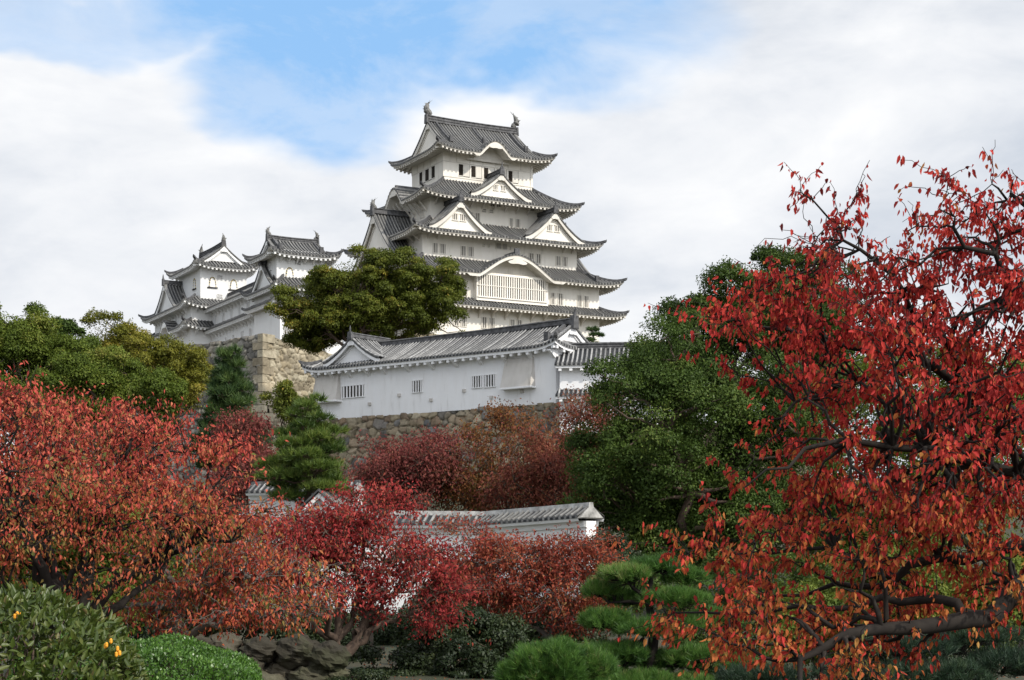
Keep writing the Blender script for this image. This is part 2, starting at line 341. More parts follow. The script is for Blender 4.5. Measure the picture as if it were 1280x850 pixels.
class Roof:
    """hipped skirt or hip-and-gable roof. a,b: eave half sizes; ra,rb: hip run on x and y; R: full run of the
    long sides; rise over R; z0: eave level. Long sides are front/back unless turn=1."""
    def __init__(s, parent, zb, cx, cy, a, b, ra, rb, z0, rise, R=None, over=2.0, U=0.75, L=4.0, kara=None, turn=0,
                 sides=(0, 1, 2, 3), tile='tile', ridge='ridge', trim='trim', fasc=0.13, p=RIB_P, rafter=0.60, g=g_conc):
        s.__dict__.update(locals()); s.R = R or rb; s.kara = kara or {}
        s.zf = lambda d: rise * g(np.clip(np.asarray(d, float) / s.R, 0, None))
        s.roof = MB(); s.rafs = {}; s.rid = MB(); s.hipm = []
        for k in sides: s.side(k)
    def off(s, P): return P + np.array([s.cx, s.cy, 0.0])
    def P(s, k, sx, d, z):
        B = s.b if k % 2 == 0 else s.a
        return s.off(face_pos((k + s.turn) % 4, B, sx, d, z))
    def eave(s, k, sx, d):
        """surface height at s along, d inward"""
        A = s.a if k % 2 == 0 else s.b
        rr, ro = (s.rb, s.ra) if k % 2 == 0 else (s.ra, s.rb)
        dd = d if k % 2 == 0 else d * s.rb / s.ra
        z = s.z0 + s.zf(dd)
        e = A - np.abs(sx)
        z = z + s.U * np.clip(1 - e / s.L, 0, 1) ** 2.4 * np.clip(1 - d / s.L, 0, 1) ** 2.4
        kk = s.kara.get(k)
        if kk:
            s0, hw, K = kk; q = np.abs(sx - s0) / (hw * 1.18)
            bp = np.where(q < 1, 0.5 * (1 + np.cos(PI * np.clip(q, 0, 1))), 0) ** 0.9
            zk = s.z0 - 0.8 + (K + 0.8) * bp
            z = np.maximum(z, zk + 0.02)
        return z
    def side(s, k):
        A = s.a if k % 2 == 0 else s.b
        full = s.R if k % 2 == 0 else s.ra
        rr, ro = (s.rb, s.ra) if k % 2 == 0 else (s.ra, s.rb)
        x, h = rib_axis(-A, A, s.p)
        e = A - np.abs(x); dm = np.where(e >= ro - 1e-6, full, rr * e / ro)
        t = np.linspace(0, 1, 10)[:, None]
        if s.kara.get(k): t = np.linspace(0, 1, 16)[:, None]
        d = t * dm[None, :]; X = np.broadcast_to(x, d.shape)
        Z = s.eave(k, X, d) + h[None, :] * RIB_H
        s.roof.grid(s.P(k, X, d, Z), 0, np.broadcast_to(h, d.shape))
        # tile ends
        z0 = s.eave(k, x, 0 * x)
        s.roof.grid(s.P(k, np.stack([x, x]), np.zeros((2, len(x))), np.stack([z0 - 0.17, z0 + h * RIB_H])), 0, np.stack([h * .9, h * .9]))
        # fascia and soffit
        xs = np.arange(-A, A + 1e-6, 2 * A / max(8, int(2 * A / 0.45)))
        ze = s.eave(k, xs, 0 * xs); fh = np.full_like(xs, s.fasc)
        if s.kara.get(k):
            s0, hw, K = s.kara[k]; fh = np.where(np.abs(xs - s0) < hw * 1.1, s.fasc + 0.30, fh)
        sc = lambda dd: xs * (1 - dd * (ro / rr) / A)
        def row(dd, z): return s.P(k, sc(dd), dd + 0 * xs, z)
        ov = s.over * (1.0)
        zs = lambda dd: s.eave(k, xs, 0 * xs) - 0.17 - fh + 0.20 * dd
        rows = [row(0.0, ze - 0.17), row(0.09, ze - 0.175), row(0.10, ze - 0.17 - fh)]
        for dd in np.linspace(0.45, ov + 0.35, 4): rows.append(row(dd, np.minimum(zs(dd), s.eave(k, sc(dd), dd + 0 * xs) - 0.25)))
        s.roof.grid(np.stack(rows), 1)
        if s.kara.get(k):                                       # panel closing the arch, set back under the eave
            s0, hw, K = s.kara[k]; xq = np.linspace(s0 - hw * 1.1, s0 + hw * 1.1, 30)
            top = s.eave(k, xq, 0 * xq) - 0.45; dq = 0 * xq + ov * 0.93
            s.roof.grid(np.stack([s.P(k, xq, dq, 0 * xq + s.z0 - 0.75), s.P(k, xq, dq, top)]), 1)
            an = np.linspace(0, 2 * PI, 31)[:-1]; r_ = .17 * K + .1; rr_ = r_ * (1 + .3 * np.cos(3 * an + PI / 2)); zc = float(s.eave(k, np.array([s0]), np.array([0.]))[0]) - .17 - s.fasc - .3 - r_ * .55
            a0 = s.P(k, s0 + rr_ * np.cos(an) * 2.1, 0 * an - .02, zc + rr_ * np.sin(an) * .8); a1 = s.P(k, s0 + rr_ * np.cos(an) * 2.1, 0 * an + .16, zc + rr_ * np.sin(an) * .8)
            s.roof.add(np.concatenate([a0, a1]), [tuple(range(30))] + [(i, (i + 1) % 30, 30 + (i + 1) % 30, 30 + i) for i in range(30)], 1)
        # rafters
        n = int(2 * A / s.rafter); w = 0.13; s.rafs[k] = MB()
        for i in range(n):
            x0 = -A + (i + 0.5) * 2 * A / n; ln = min(ov, (A - abs(x0)) * rr / ro)
            if ln < 0.35: continue
            xa = np.array([x0]); fz = s.fasc
            if s.kara.get(k) and abs(x0 - s.kara[k][0]) < s.kara[k][1] * 1.15: continue
            zz = float(s.eave(k, xa, 0 * xa)[0]) - 0.17 - fz
            p = []
            for (dz0, dz1) in ((-0.24, 0.04),):
                lo = [(x0 - w, 0.14, zz + dz0), (x0 + w, 0.14, zz + dz0), (x0 + w, ln, zz + dz0 + 0.2 * ln), (x0 - w, ln, zz + dz0 + 0.2 * ln)]
                hi = [(x0 - w, 0.14, zz + dz1), (x0 + w, 0.14, zz + dz1), (x0 + w, ln, zz + dz1 + 0.2 * ln), (x0 - w, ln, zz + dz1 + 0.2 * ln)]
                p = [s.P(k, *q) for q in lo + hi]
            s.rafs[k].hexa(p, 0)
    def hips(s, corners=((-1, -1), (1, -1), (1, 1), (-1, 1)), wd=0.34):
        for sx, sy in corners:
            pts = []
            for t in np.linspace(-0.04, 1, 12):
                e = s.ra * t; d = s.rb * t; tt = max(t, 0)
                z = float(s.eave(0, np.array([s.a - s.ra * tt]), np.array([s.rb * tt]))[0])
                if t < 0: z += 0.06
                x, y = sx * (s.a - e), sy * (s.b - d)
                if s.turn: x, y = -y, x
                pts.append((x + s.cx, y + s.cy, z + 0.04))
            hm = MB(); s.hipm.append(hm); hm.sweep(pts, wd, 0.34)
            p0 = np.array(pts[0]); dr = np.array(pts[0]) - np.array(pts[2]); dr[2] = 0; dr /= np.linalg.norm(dr)
            hm.sweep([p0 - dr * 0.1, p0 + dr * 0.10 + [0, 0, .10], p0 + dr * 0.16 + [0, 0, .28]], wd * 1.25, 0.30, wend=0.5)
    def ridge_bar(s, half, z, w=0.55, h=0.75, sag=0.18, ends=True):
        xs = np.linspace(-half, half, 13); pts = []
        for x in xs:
            p = (x, 0) if not s.turn else (0, x)
            pts.append((p[0] + s.cx, p[1] + s.cy, z + sag * (abs(x) / half) ** 2.2))
        s.rid.sweep(pts, w, h)
        pp = [(a, b, c + h) for a, b, c in pts]; s.rid.sweep(pp, w * 1.15, 0.13)
        s.rid.sweep([(a, b, c + h * .45) for a, b, c in pts], w * 1.12, 0.08)
        if ends:
            for q, nx in ((pts[0], pts[1]), (pts[-1], pts[-2])):
                dr = np.array(q) - np.array(nx); dr[2] = 0; dr /= np.linalg.norm(dr); q = np.array(q)
                s.rid.sweep([q - dr * .05 - [0, 0, .3], q + dr * .18 - [0, 0, .3]], w * 1.5, h + .5)
        return pts
    def descend(s, x0, d0, d1, k=0, w=0.34):
        """ridge running down the slope"""
        ds = np.linspace(d0, d1, 10); z = s.eave(k, x0 + 0 * ds, ds)
        s.rid.sweep(s.P(k, x0 + 0 * ds, ds, z + 0.05), w, 0.36)
        p = s.P(k, np.array([x0]), np.array([d1 - .15]), np.array([z[-1] + 0.05]))[0]
        s.rid.box(p[0] - .24, p[0] + .24, p[1] - .2, p[1] + .2, p[2] - .05, p[2] + .72)
    def finish(s):
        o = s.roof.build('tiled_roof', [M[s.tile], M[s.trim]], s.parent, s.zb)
        for r in s.rafs.values():
            if r.n: r.build('rafters', M[s.trim], o, s.zb)
        for h in s.hipm: h.build('hip_ridge', M[s.ridge], o, s.zb)
        if s.rid.n: s.rid.build('ridge_tiles', M[s.ridge], o, s.zb)
        return o

def gable(roof_obj, zb, Pf, zfun, hw, zbase, plaster_m='keep_plaster', tile='tile', over=0.55, board=0.55, slopes=None, qmax=None,
          ridge=True, windows=(), ridge_m='ridge', ornament=True, scale=1.0, p=RIB_P):
    """gable with its own little roof. Pf(q, dep, z): q across, dep inward from the gable plane.
    slopes: depth of the roof behind the gable (None: only the face and its boards)"""
    g = MB(); t = MB(); qm = qmax or hw * 1.12
    q = np.linspace(-hw, hw, 33); zt = zfun(np.abs(q)) - 0.22
    g.grid(np.stack([Pf(q, 0 * q, np.minimum(0 * q + zbase, zt)), Pf(q, 0 * q, np.maximum(zt, zbase))]), 0)
    qq = np.linspace(-qm, qm, 41); zz = zfun(np.abs(qq)); o = 0 * qq
    bw = board * (0.82 + 0.35 * np.abs(qq) / qm)
    f0 = -over + .06
    rows = [Pf(qq, o + f0 + .1, zz - .14), Pf(qq, o + f0, zz - .15), Pf(qq, o + f0, zz - .15 - bw), Pf(qq, o + f0 + .14, zz - .15 - bw), Pf(qq, o + f0 + .15, zz - .2), Pf(qq, o + .02, zz - .24)]
    g.grid(np.stack(rows), 1)
    # inner moulding against the gable face
    qi = np.linspace(-hw * .93, hw * .93, 31); zi = zfun(np.abs(qi)) - .22; oi = 0 * qi; i0, i1 = board * .95, board * 1.3
    g.grid(np.stack([Pf(qi, oi - .01, zi - i0), Pf(qi, oi - .12, zi - i0), Pf(qi, oi - .12, zi - i1), Pf(qi, oi - .01, zi - i1)]), 1)
    if ornament:                                             # carved pendant under the peak
        zc = float(zfun(np.array([0.0]))[0]) - .15 - board * 1.05; r = .42 * scale
        an = np.linspace(0, 2 * PI, 25)[:-1]; rr = r * (1 + .28 * np.cos(3 * an + PI / 2))
        oq = rr * np.cos(an) * 1.25; oz = zc + rr * np.sin(an) * .95
        a0 = Pf(oq, 0 * oq + f0 - .06, oz); a1 = Pf(oq, 0 * oq + f0 + .12, oz); n = 24
        g.add(np.concatenate([a0, a1]), [tuple(range(n))] + [(i, (i + 1) % n, n + (i + 1) % n, n + i) for i in range(n)], 1)
    go = g.build('gable', [M[plaster_m], M['trim'] if plaster_m == 'keep_plaster' else M[plaster_m]], roof_obj, zb)
    for (w0, w1, z0, z1) in windows:
        w = MB()
        def bx(a, b, c, d, pr, mat):
            P = [Pf(np.array(x), np.array(dp), np.array(z)) for dp in (-pr, .05) for x, z in ((a, c), (b, c), (b, d), (a, d))]
            w.hexa(P, mat)
        bx(w0, w1, z0, z1, .02, 0)
        n = 3
        for i in range(n): xx = w0 + (i + .5) * (w1 - w0) / n; bx(xx - .05, xx + .05, z0 + .01, z1 - .01, .10, 1)
        bx(w0 - .1, w1 + .1, z0 - .1, z0, .13, 1); bx(w0 - .1, w1 + .1, z1, z1 + .09, .13, 1)
        w.build('window', [M['dark'], M[plaster_m]], roof_obj, zb)
    t_has = False
    if slopes:
        x, h = rib_axis(-over, slopes, p); qs = np.linspace(0, qm, 12)
        for sg in (-1, 1):
            Q, X = np.meshgrid(qs, x, indexing='ij'); Z = zfun(Q) + h[None, :] * RIB_H
            t.grid(Pf(sg * Q, X, Z), 0, np.broadcast_to(h, Q.shape))
    # edge tiles along the verge
    t.grid(np.stack([Pf(qq, o - over, zz - .14), Pf(qq, o - over - .02, zz + .12), Pf(qq, o - over + .28, zz + .16), Pf(qq, o - over + .34, zz + .0)]), 0, np.stack([0 * qq, .75 + .25 * np.sin(qq * 22), .6 + .4 * np.sin(qq * 22), 0 * qq]))
    rm = MB()
    za = float(zfun(np.array([0.0]))[0])
    if ridge and slopes:
        pts = [Pf(np.array(0.0), np.array(dp), np.array(za + .05)) for dp in np.linspace(-over, slopes, 5)]
        rm.sweep(pts, .42 * scale, .45 * scale); rm.sweep([p + [0, 0, .45 * scale] for p in pts], .5 * scale, .1)
        a = [Pf(np.array(0.0), np.array(-over - .2), np.array(za - .25)), Pf(np.array(0.0), np.array(-over + .08), np.array(za - .25))]
        rm.sweep(a, .72 * scale, 1.0 * scale)
        top = Pf(np.array(0.0), np.array(-over - .06), np.array(za + .7 * scale))
        rm.tube([top, top + [0, 0, .35 * scale], top + [0, 0, .75 * scale]], [.14 * scale, .11 * scale, .03], 6)
    if t.n: t.build('gable_tiles', M[tile], roof_obj, zb)
    if rm.n: rm.build('ridge_tiles', M[ridge_m], roof_obj, zb)
    return go

def roof_fish(parent, zb, x, y, z, dirx, diry, hgt=1.9):
    """fish shaped ridge ornament, head down on the ridge, tail in the air"""
    m = MB(); s = hgt / 1.9; d = np.array([dirx, diry, 0.0]); n = np.array([-diry, dirx, 0.0])
    path = [(0.42, .10), (0.18, .30), (-.10, .55), (-.16, .90), (0.0, 1.25), (.18, 1.5)]
    rad = [.24, .38, .40, .32, .22, .12]
    P = [np.array([x, y, z]) - d * a * s + [0, 0, b * s] for a, b in path]
    m.tube(P, [r * s for r in rad], 9)
    for a0, a1 in ((-.05, .75), (.35, .9)):                    # tail lobes
        tip = np.array([x, y, z]) - d * (.18 + (a0 + .2) * .9) * s + [0, 0, (1.5 + a1 * .45) * s]
        b0 = P[4]; b1 = P[5]
        V = [b0 + n * .07 * s, b0 - n * .07 * s, b1 + n * .05 * s, b1 - n * .05 * s, tip + n * .03 * s, tip - n * .03 * s]
        m.add(V, [(0, 2, 4), (1, 5, 3), (0, 4, 5, 1), (2, 3, 5, 4)])
    for sg in (-1, 1):                                         # side fins
        b = P[2]; V = [b + n * sg * .2 * s, b + n * sg * .2 * s + [0, 0, .25 * s], b + n * sg * .62 * s + d * .25 * s + [0, 0, .38 * s], b + n * sg * .25 * s + d * .1 * s]
        m.add(V, [(0, 1, 2), (0, 2, 3), (1, 3, 2), (0, 3, 1)])
    for i in range(1, 5):                                      # back spines
        b = P[i]; nrm = d * .3 * s + np.array([0, 0, .12 * s])
        m.add([b + n * .04, b - n * .04, b + nrm + d * rad[i] * s * .7, b + [0, 0, .2 * s]], [(0, 1, 2), (0, 2, 3), (1, 3, 2), (0, 3, 1)])
    return m.build('roof_fish', M['fish'], parent, zb, smooth=False)

def wall_box(parent, zb, cx, cy, a, b, z0, z1, mat='keep_plaster', name='storey_wall'):
    m = MB(); m.box(cx - a, cx + a, cy - b, cy + b, z0, z1)
    return m.build(name, M[mat], parent, zb)
def wall_feature(parent, zb, k, B, cx, cy, s0, s1, z0, z1, kind='bars', nb=4, mat='keep_plaster', name='window'):
    m = MB(); off = np.array([cx, cy, 0])
    def bx(a, b, c, d, p0, p1, mt):
        P = [face_pos(k, B, x, dp, z) + off for dp in (-p1, -p0) for x, z in ((a, c), (b, c), (b, d), (a, d))]
        m.hexa(P, mt)
    if kind in ('bars', 'vent'):
        bx(s0, s1, z0, z1, -.05, .015, 0); w = .07
        bx(s0 - w, s0, z0 - w, z1 + w, -.04, .10, 1); bx(s1, s1 + w, z0 - w, z1 + w, -.04, .10, 1)
        bx(s0, s1, z0 - w, z0, -.04, .12, 1); bx(s0, s1, z1, z1 + w, -.04, .10, 1)
        if kind == 'bars':
            for i in range(nb):
                c = s0 + (i + .5) * (s1 - s0) / nb; h = (s1 - s0) / nb * .19; bx(c - h, c + h, z0, z1, -.03, .085, 1)
        else:
            for i in range(2): zc = z0 + (i + 1) * (z1 - z0) / 3; bx(s0, s1, zc - .04, zc + .04, -.03, .07, 1)
    elif kind == 'open':
        bx(s0, s1, z0, z1, -.05, .015, 0); bx(s0 - .04, s1 + .04, z0 - .09, z0 - .001, -.04, .1, 2)
        
    elif kind == 'shutter':
        bx(s0, s1, z0, z1, -.05, .05, 3)
        bx(s1 - .02, s1 + .05, z0 - .02, z1 + .02, -.04, .04, 0); bx(s0, s1, z0 - .07, z0 - .002, -.04, .04, 0)
    elif kind == 'bell':                                       # bell shaped window with gilt rim
        cx_ = (s0 + s1) / 2; w = (s1 - s0) / 2; h = z1 - z0
        prof = [(1.0, 0), (.88, .35), (.80, .6), (.62, .84), (.3, .95), (0, 1.0)]
        pr = [(cx_ + w * a, z0 + h * b) for a, b in prof] + [(cx_ - w * a, z0 + h * b) for a, b in prof[::-1][1:]]
        n = len(pr)
        for sc_, dp, mt in ((1.0, .05, 1), (.62, .07, 3)):
            A = [face_pos(k, B, cx_ + (x - cx_) * sc_, -dp, z0 + (z - z0) * (sc_ + .12 if sc_ < 1 else 1)) + off for x, z in pr]
            A2 = [face_pos(k, B, cx_ + (x - cx_) * sc_, .03, z0 + (z - z0) * (sc_ + .12 if sc_ < 1 else 1)) + off for x, z in pr]
            m.add(A + A2, [tuple(range(n))] + [(i, (i + 1) % n, n + (i + 1) % n, n + i) for i in range(n)], mt)
        for i in range(n - 1):
            for tt in ((.25, .75) if i % 1 == 0 else ()):
                x = pr[i][0] + (pr[i + 1][0] - pr[i][0]) * tt; z = pr[i][1] + (pr[i + 1][1] - pr[i][1]) * tt
                bx(x - .06, x + .06, z - .06, z + .06, .0, .10, 4 if tt < .5 else 0)
        bx(s0 - .25, s1 + .25, z0 - .12, z0, -.04, .2, 0)
    return m.build(name, [M['dark'], M[mat], M['shutter'], M['shutter'] if kind == 'shutter' else M[mat], M['gilt']], parent, zb)
def bracket(parent, zb, k, B, cx, cy, s, z, reach=1.6, drop=1.0, w=.17, mat='trim', curved=True):
    m = MB(); off = np.array([cx, cy, 0]); n = 7; A = []
    for i in range(n):
        t = i / (n - 1); A.append((-reach * (1 - t), z - (0 if not curved else 0) - .12 - drop * (t ** (1.8 if curved else 1.0))))
    prof = [(-reach, z), ] + A + [(0.05, z - drop - .12), (0.05, z)]
    L_ = [face_pos(k, B, s - w / 2, d, zz) + off for d, zz in prof]; R_ = [face_pos(k, B, s + w / 2, d, zz) + off for d, zz in prof]
    q = len(prof); m.add(L_ + R_, [tuple(range(q)), tuple(range(2 * q - 1, q - 1, -1))] + [(i, (i + 1) % q, q + (i + 1) % q, q + i) for i in range(q)])
    return m.build('bracket', M[mat], parent, zb)
def strut(parent, zb, k, B, cx, cy, s, z, reach, drop, w=.15, mat='trim'):
    m = MB(); off = np.array([cx, cy, 0]); P = []
    for dp, zz in ((-reach, z), (0.03, z - drop)):
        for ds, dz in ((-w / 2, -w), (w / 2, -w), (w / 2, w), (-w / 2, w)): P.append(face_pos(k, B, s + ds, dp, zz + dz) + off)
    m.hexa(P); return m.build('bracket', M[mat], parent, zb)

TH = math.radians(29)
def dormer(R, k, s0, hw, zfoot, zapex, dplane, slopes, windows=(), **kw):
    H = zapex - zfoot
    zf = lambda q: zfoot + H * g_conc(np.clip(1 - q / hw, -0.3, 1))
    zf2 = lambda q: np.where(np.asarray(q) <= hw, zf(q), zfoot - (np.asarray(q) - hw) * H / hw * .3)
    Pf = lambda q, dep, z: R.P(k, s0 + np.asarray(q, float), dplane + np.asarray(dep, float), z)
    return gable(R.obj, R.zb, Pf, zf2, hw, zfoot - .3, windows=[(a, b, c, d) for a, b, c, d in windows], slopes=slopes, **kw)

# ------------------------------------------------------------------ ground
def ground_h(x, y):
    s = lambda a, b, v: (lambda t: t * t * (3 - 2 * t))(np.clip((v - a) / (b - a), 0, 1))
    h = 10.0 * s(64, 150, y) * (1 - s(150, 420, np.abs(x))) * (1 - s(330, 700, y))
    h = h + 0.85 * (1 - s(5, 16, y)) * (1 - s(30, 80, np.abs(x))) * s(-60, -20, y)
    return h + 0.10 * np.sin(x * .31 + 1) * np.cos(y * .27) * s(0, 12, y)
def build_ground():
    xs = np.concatenate([[-4000, -1500, -700, -420], np.arange(-300, 301, 6.0), [420, 700, 1500, 4000]])
    ys = np.concatenate([[-4000, -1500, -600, -200, -80, -40, -20], np.arange(-8, 120, 2.0), np.arange(120, 340, 8.0), [420, 600, 900, 1600, 4000]])
    X, Y = np.meshgrid(xs, ys); Z = ground_h(X, Y); m = MB(); m.grid(np.stack([X, Y, Z], -1))
    g, nt, b = new_mat('lawn_and_soil')
    n1 = tnoise(nt, 0.12, 6, 0.6); n2 = tnoise(nt, 3.0, 5, 0.7)
    c = ramp(nt, [(0.35, (0.022, 0.032, 0.010)), (0.55, (0.038, 0.036, 0.018)), (0.7, (0.06, 0.048, 0.03))], n1)
    c = mixc(nt, 0.8, c, ramp(nt, [(0.3, (0.5, 0.5, 0.5)), (0.7, (1.4, 1.3, 1.1))], n2), 'MULTIPLY')
    nt.links.new(c, b.inputs['Base Color']); b.inputs['Roughness'].default_value = 0.95; bump(nt, b, n2, 0.6, 0.1)
    structure(m.build('ground', g, smooth=True))
build_ground()

# ------------------------------------------------------------------ stone walls
def stone_field(S, Z, size, asp, rng):
    """jittered cell stones: returns (edge distance, id value, local tilt)"""
    gx, gz = size * asp, size
    cx = np.floor(S / gx).astype(int); cz = np.floor(Z / gz).astype(int)
    x0, z0 = cx.min() - 2, cz.min() - 2; nx, nz = cx.max() - x0 + 3, cz.max() - z0 + 3
    jx = rng.random((nx, nz)) * .84 + .08; jz = rng.random((nx, nz)) * .72 + .14; val = rng.random((nx, nz)); wt = rng.random((nx, nz)) * .28
    tx = rng.normal(0, .10, (nx, nz)); tz = rng.normal(0, .10, (nx, nz)); hh = rng.random((nx, nz))
    d1 = np.full(S.shape, 9.); d2 = np.full(S.shape, 9.); v = np.zeros(S.shape); tilt = np.zeros(S.shape)
    for i in (-1, 0, 1):
        for j in (-1, 0, 1):
            ix, iz = cx + i - x0, cz + j - z0
            px = (cx + i + jx[ix, iz] + .5 * ((cz + j) % 2)) * gx - .25 * gx; pz = (cz + j + jz[ix, iz]) * gz
            dx, dz = (S - px) / asp / size, (Z - pz) / size
            d = np.maximum(np.hypot(dx, dz) * .55 + .45 * np.maximum(np.abs(dx), np.abs(dz)) - wt[ix, iz], -1)
            c = d < d1
            d2 = np.where(c, d1, np.minimum(d2, d)); v = np.where(c, val[ix, iz], v)
            tilt = np.where(c, dx * size * tx[ix, iz] * 2 + dz * size * tz[ix, iz] * 2 + .10 * (hh[ix, iz] - .5), tilt); d1 = np.where(c, d, d1)
    return d2 - d1, v, tilt
def stone_face(p0, p1, zt0, zt1, zb, batter, size, asp, mat, parent, seed, res=.13, depth=.34, wob=.25):
    rng = np.random.default_rng(seed); p0 = np.array(p0, float); p1 = np.array(p1, float)
    L = np.linalg.norm(p1 - p0); t = (p1 - p0) / L; n = np.array([t[1], -t[0]])     # outward to the right of p0->p1
    H = max(zt0, zt1) - zb; ns, nz = int(L / res) + 1, int(H / res) + 1
    s = np.linspace(0, L, ns); u = np.linspace(0, 1, nz); S, Ug = np.meshgrid(s, u)
    top = zt0 + (zt1 - zt0) * S / L
    Z = zb + Ug * (top - zb); dn = top - Z
    e, v, tilt = stone_field(S, Z + 0 * S, size, asp, rng)
    hgt = np.clip(e / .22, 0, 1) ** .55
    out = batter * dn * (.55 + .45 * dn / H) + depth * (hgt - 1) + tilt * hgt
    Z = Z + wob * (Ug ** 8) * (v - .7)
    X = p0[0] + t[0] * S + n[0] * out; Yy = p0[1] + t[1] * S + n[1] * out
    V = np.stack([X, Yy, Z], -1).reshape(-1, 3)
    i = np.arange(nz - 1)[:, None] * ns + np.arange(ns - 1)[None, :]
    F = np.stack([i, i + 1, i + ns + 1, i + ns], -1).reshape(-1, 4)
    return np_mesh('masonry_face', V, F, M[mat], parent, pt_attrs={'rnd': v.ravel(), 'joint': np.clip(1 - e.ravel() / .075, 0, 1) * .9})
def quoins(parent, c, t0, t1, zt, zb, batter, seed, mat='stone_tan', h=.85):
    """long corner stones laid alternately along both faces; t0,t1 unit directions along the two faces"""
    rng = np.random.default_rng(seed); m = MB(); z = zt; i = 0; va = []
    t0 = np.array(t0); t1 = np.array(t1); H = zt - zb
    while z > zb:
        hh = h * rng.uniform(.8, 1.2); z1 = z - hh; l0, l1 = (rng.uniform(1.7, 2.3), rng.uniform(.7, .9)) if i % 2 else (rng.uniform(.7, .9), rng.uniform(1.7, 2.3))
        pts = []
        for zz in (z1 + .03, z - .03):
            dn = zt - zz; b = batter * dn * (.55 + .45 * dn / H) + .06 + rng.uniform(-.02, .04)
            o = np.array(c) - (t0 + t1) * b
            pts += [(*(o), zz), (*(o + t1 * l1), zz), (*(o + t1 * l1 + t0 * l0), zz), (*(o + t0 * l0), zz)]
        m.add(pts, [(3, 2, 1, 0), (4, 5, 6, 7), (0, 1, 5, 4), (1, 2, 6, 5), (2, 3, 7, 6), (3, 0, 4, 7)], 0, [rng.random()] * 8)
        z = z1; i += 1
    o = m.build('corner_stones', M[mat], parent, 0, attrname='rnd')
    return o
def prism(parent, name, poly, z0, z1, mat):
    m = MB(); n = len(poly); V = [(x, y, z0) for x, y in poly] + [(x, y, z1) for x, y in poly]
    m.add(V, [tuple(range(n - 1, -1, -1)), tuple(range(n, 2 * n))] + [(i, (i + 1) % n, n + (i + 1) % n, n + i) for i in range(n)])
    return m.build(name, M[mat], parent)

# high bastion under the small towers
c0 = np.array([-29.6, 190.0]); tl = np.array([-.788, .616]); tr = np.array([.616, .788])
ZT = 29.45
w1 = thing('stone_wall', 'tall sunlit tan stone rampart with sharp corner under the small white towers', 'stone wall', (0, 0, 0))
stone_face(c0 + tl * 46, c0, ZT - .9, ZT, 8, .16, .78, 1.45, 'stone_shaded', w1, 3)
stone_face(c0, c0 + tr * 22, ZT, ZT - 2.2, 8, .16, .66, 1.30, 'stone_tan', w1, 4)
quoins(w1, c0, tl, tr, ZT + .1, 9, .16, 5, 'stone_tan', .95)
prism(w1, 'earth_core', [tuple(p) for p in (c0 + (tl + tr) * .3, c0 + tr * 21, c0 + tr * 24 + np.array([12, 22]), (10, 285), (-70, 285), c0 + tl * 45.5 + tr * .3)], 5, ZT - 2.6, 'soil')
# keep base
KC = np.array([-5.52, 221.6]); eu = np.array([math.cos(TH), math.sin(TH)]); ev = np.array([-math.sin(TH), math.cos(TH)])
kb = thing('stone_wall', 'stone foundation rampart directly beneath the great main keep', 'stone wall', (0, 0, 0))
q = [KC - 14.4 * eu - 11.2 * ev, KC + 14.4 * eu - 11.2 * ev, KC + 14.4 * eu + 11.2 * ev, KC - 14.4 * eu + 11.2 * ev]
stone_face(q[0], q[1], 31.9, 31.9, 17, .18, .8, 1.4, 'stone_mix', kb, 8, .25)
stone_face(q[3], q[0], 31.9, 31.9, 17, .18, .8, 1.4, 'stone_mix', kb, 9, .25)
prism(kb, 'earth_core', [tuple(p * .985 + KC * .015) for p in q], 12, 31.6, 'soil')
# stone base of the long turret
y0 = np.array([4.0, 140.0]); ey = np.array([math.cos(math.radians(-38)), math.sin(math.radians(-38))]); en = np.array([-ey[1], ey[0]])
w3 = thing('stone_wall', 'low mixed brown stone base below the long white turret', 'stone wall', (0, 0, 0))
ZY = 16.45
stone_face(y0 - ey * 33 - en * .12, y0 + ey * .7 - en * .12, ZY, ZY, 6.5, .20, .72, 1.35, 'stone_mix', w3, 12, .11)
stone_face(y0 + ey * .7 - en * .12, y0 + ey * .7 + en * 9, ZY, ZY, 6.5, .12, .72, 1.3, 'stone_mix', w3, 13, .2)
prism(w3, 'earth_core', [tuple(p) for p in (y0 - ey * 33 + en * .2, y0 + ey * .4 + en * .2, y0 + ey * .4 + en * 50, y0 - ey * 20 + en * 34, y0 - ey * 33 + en * 20)], 4, ZY - .12, 'soil')

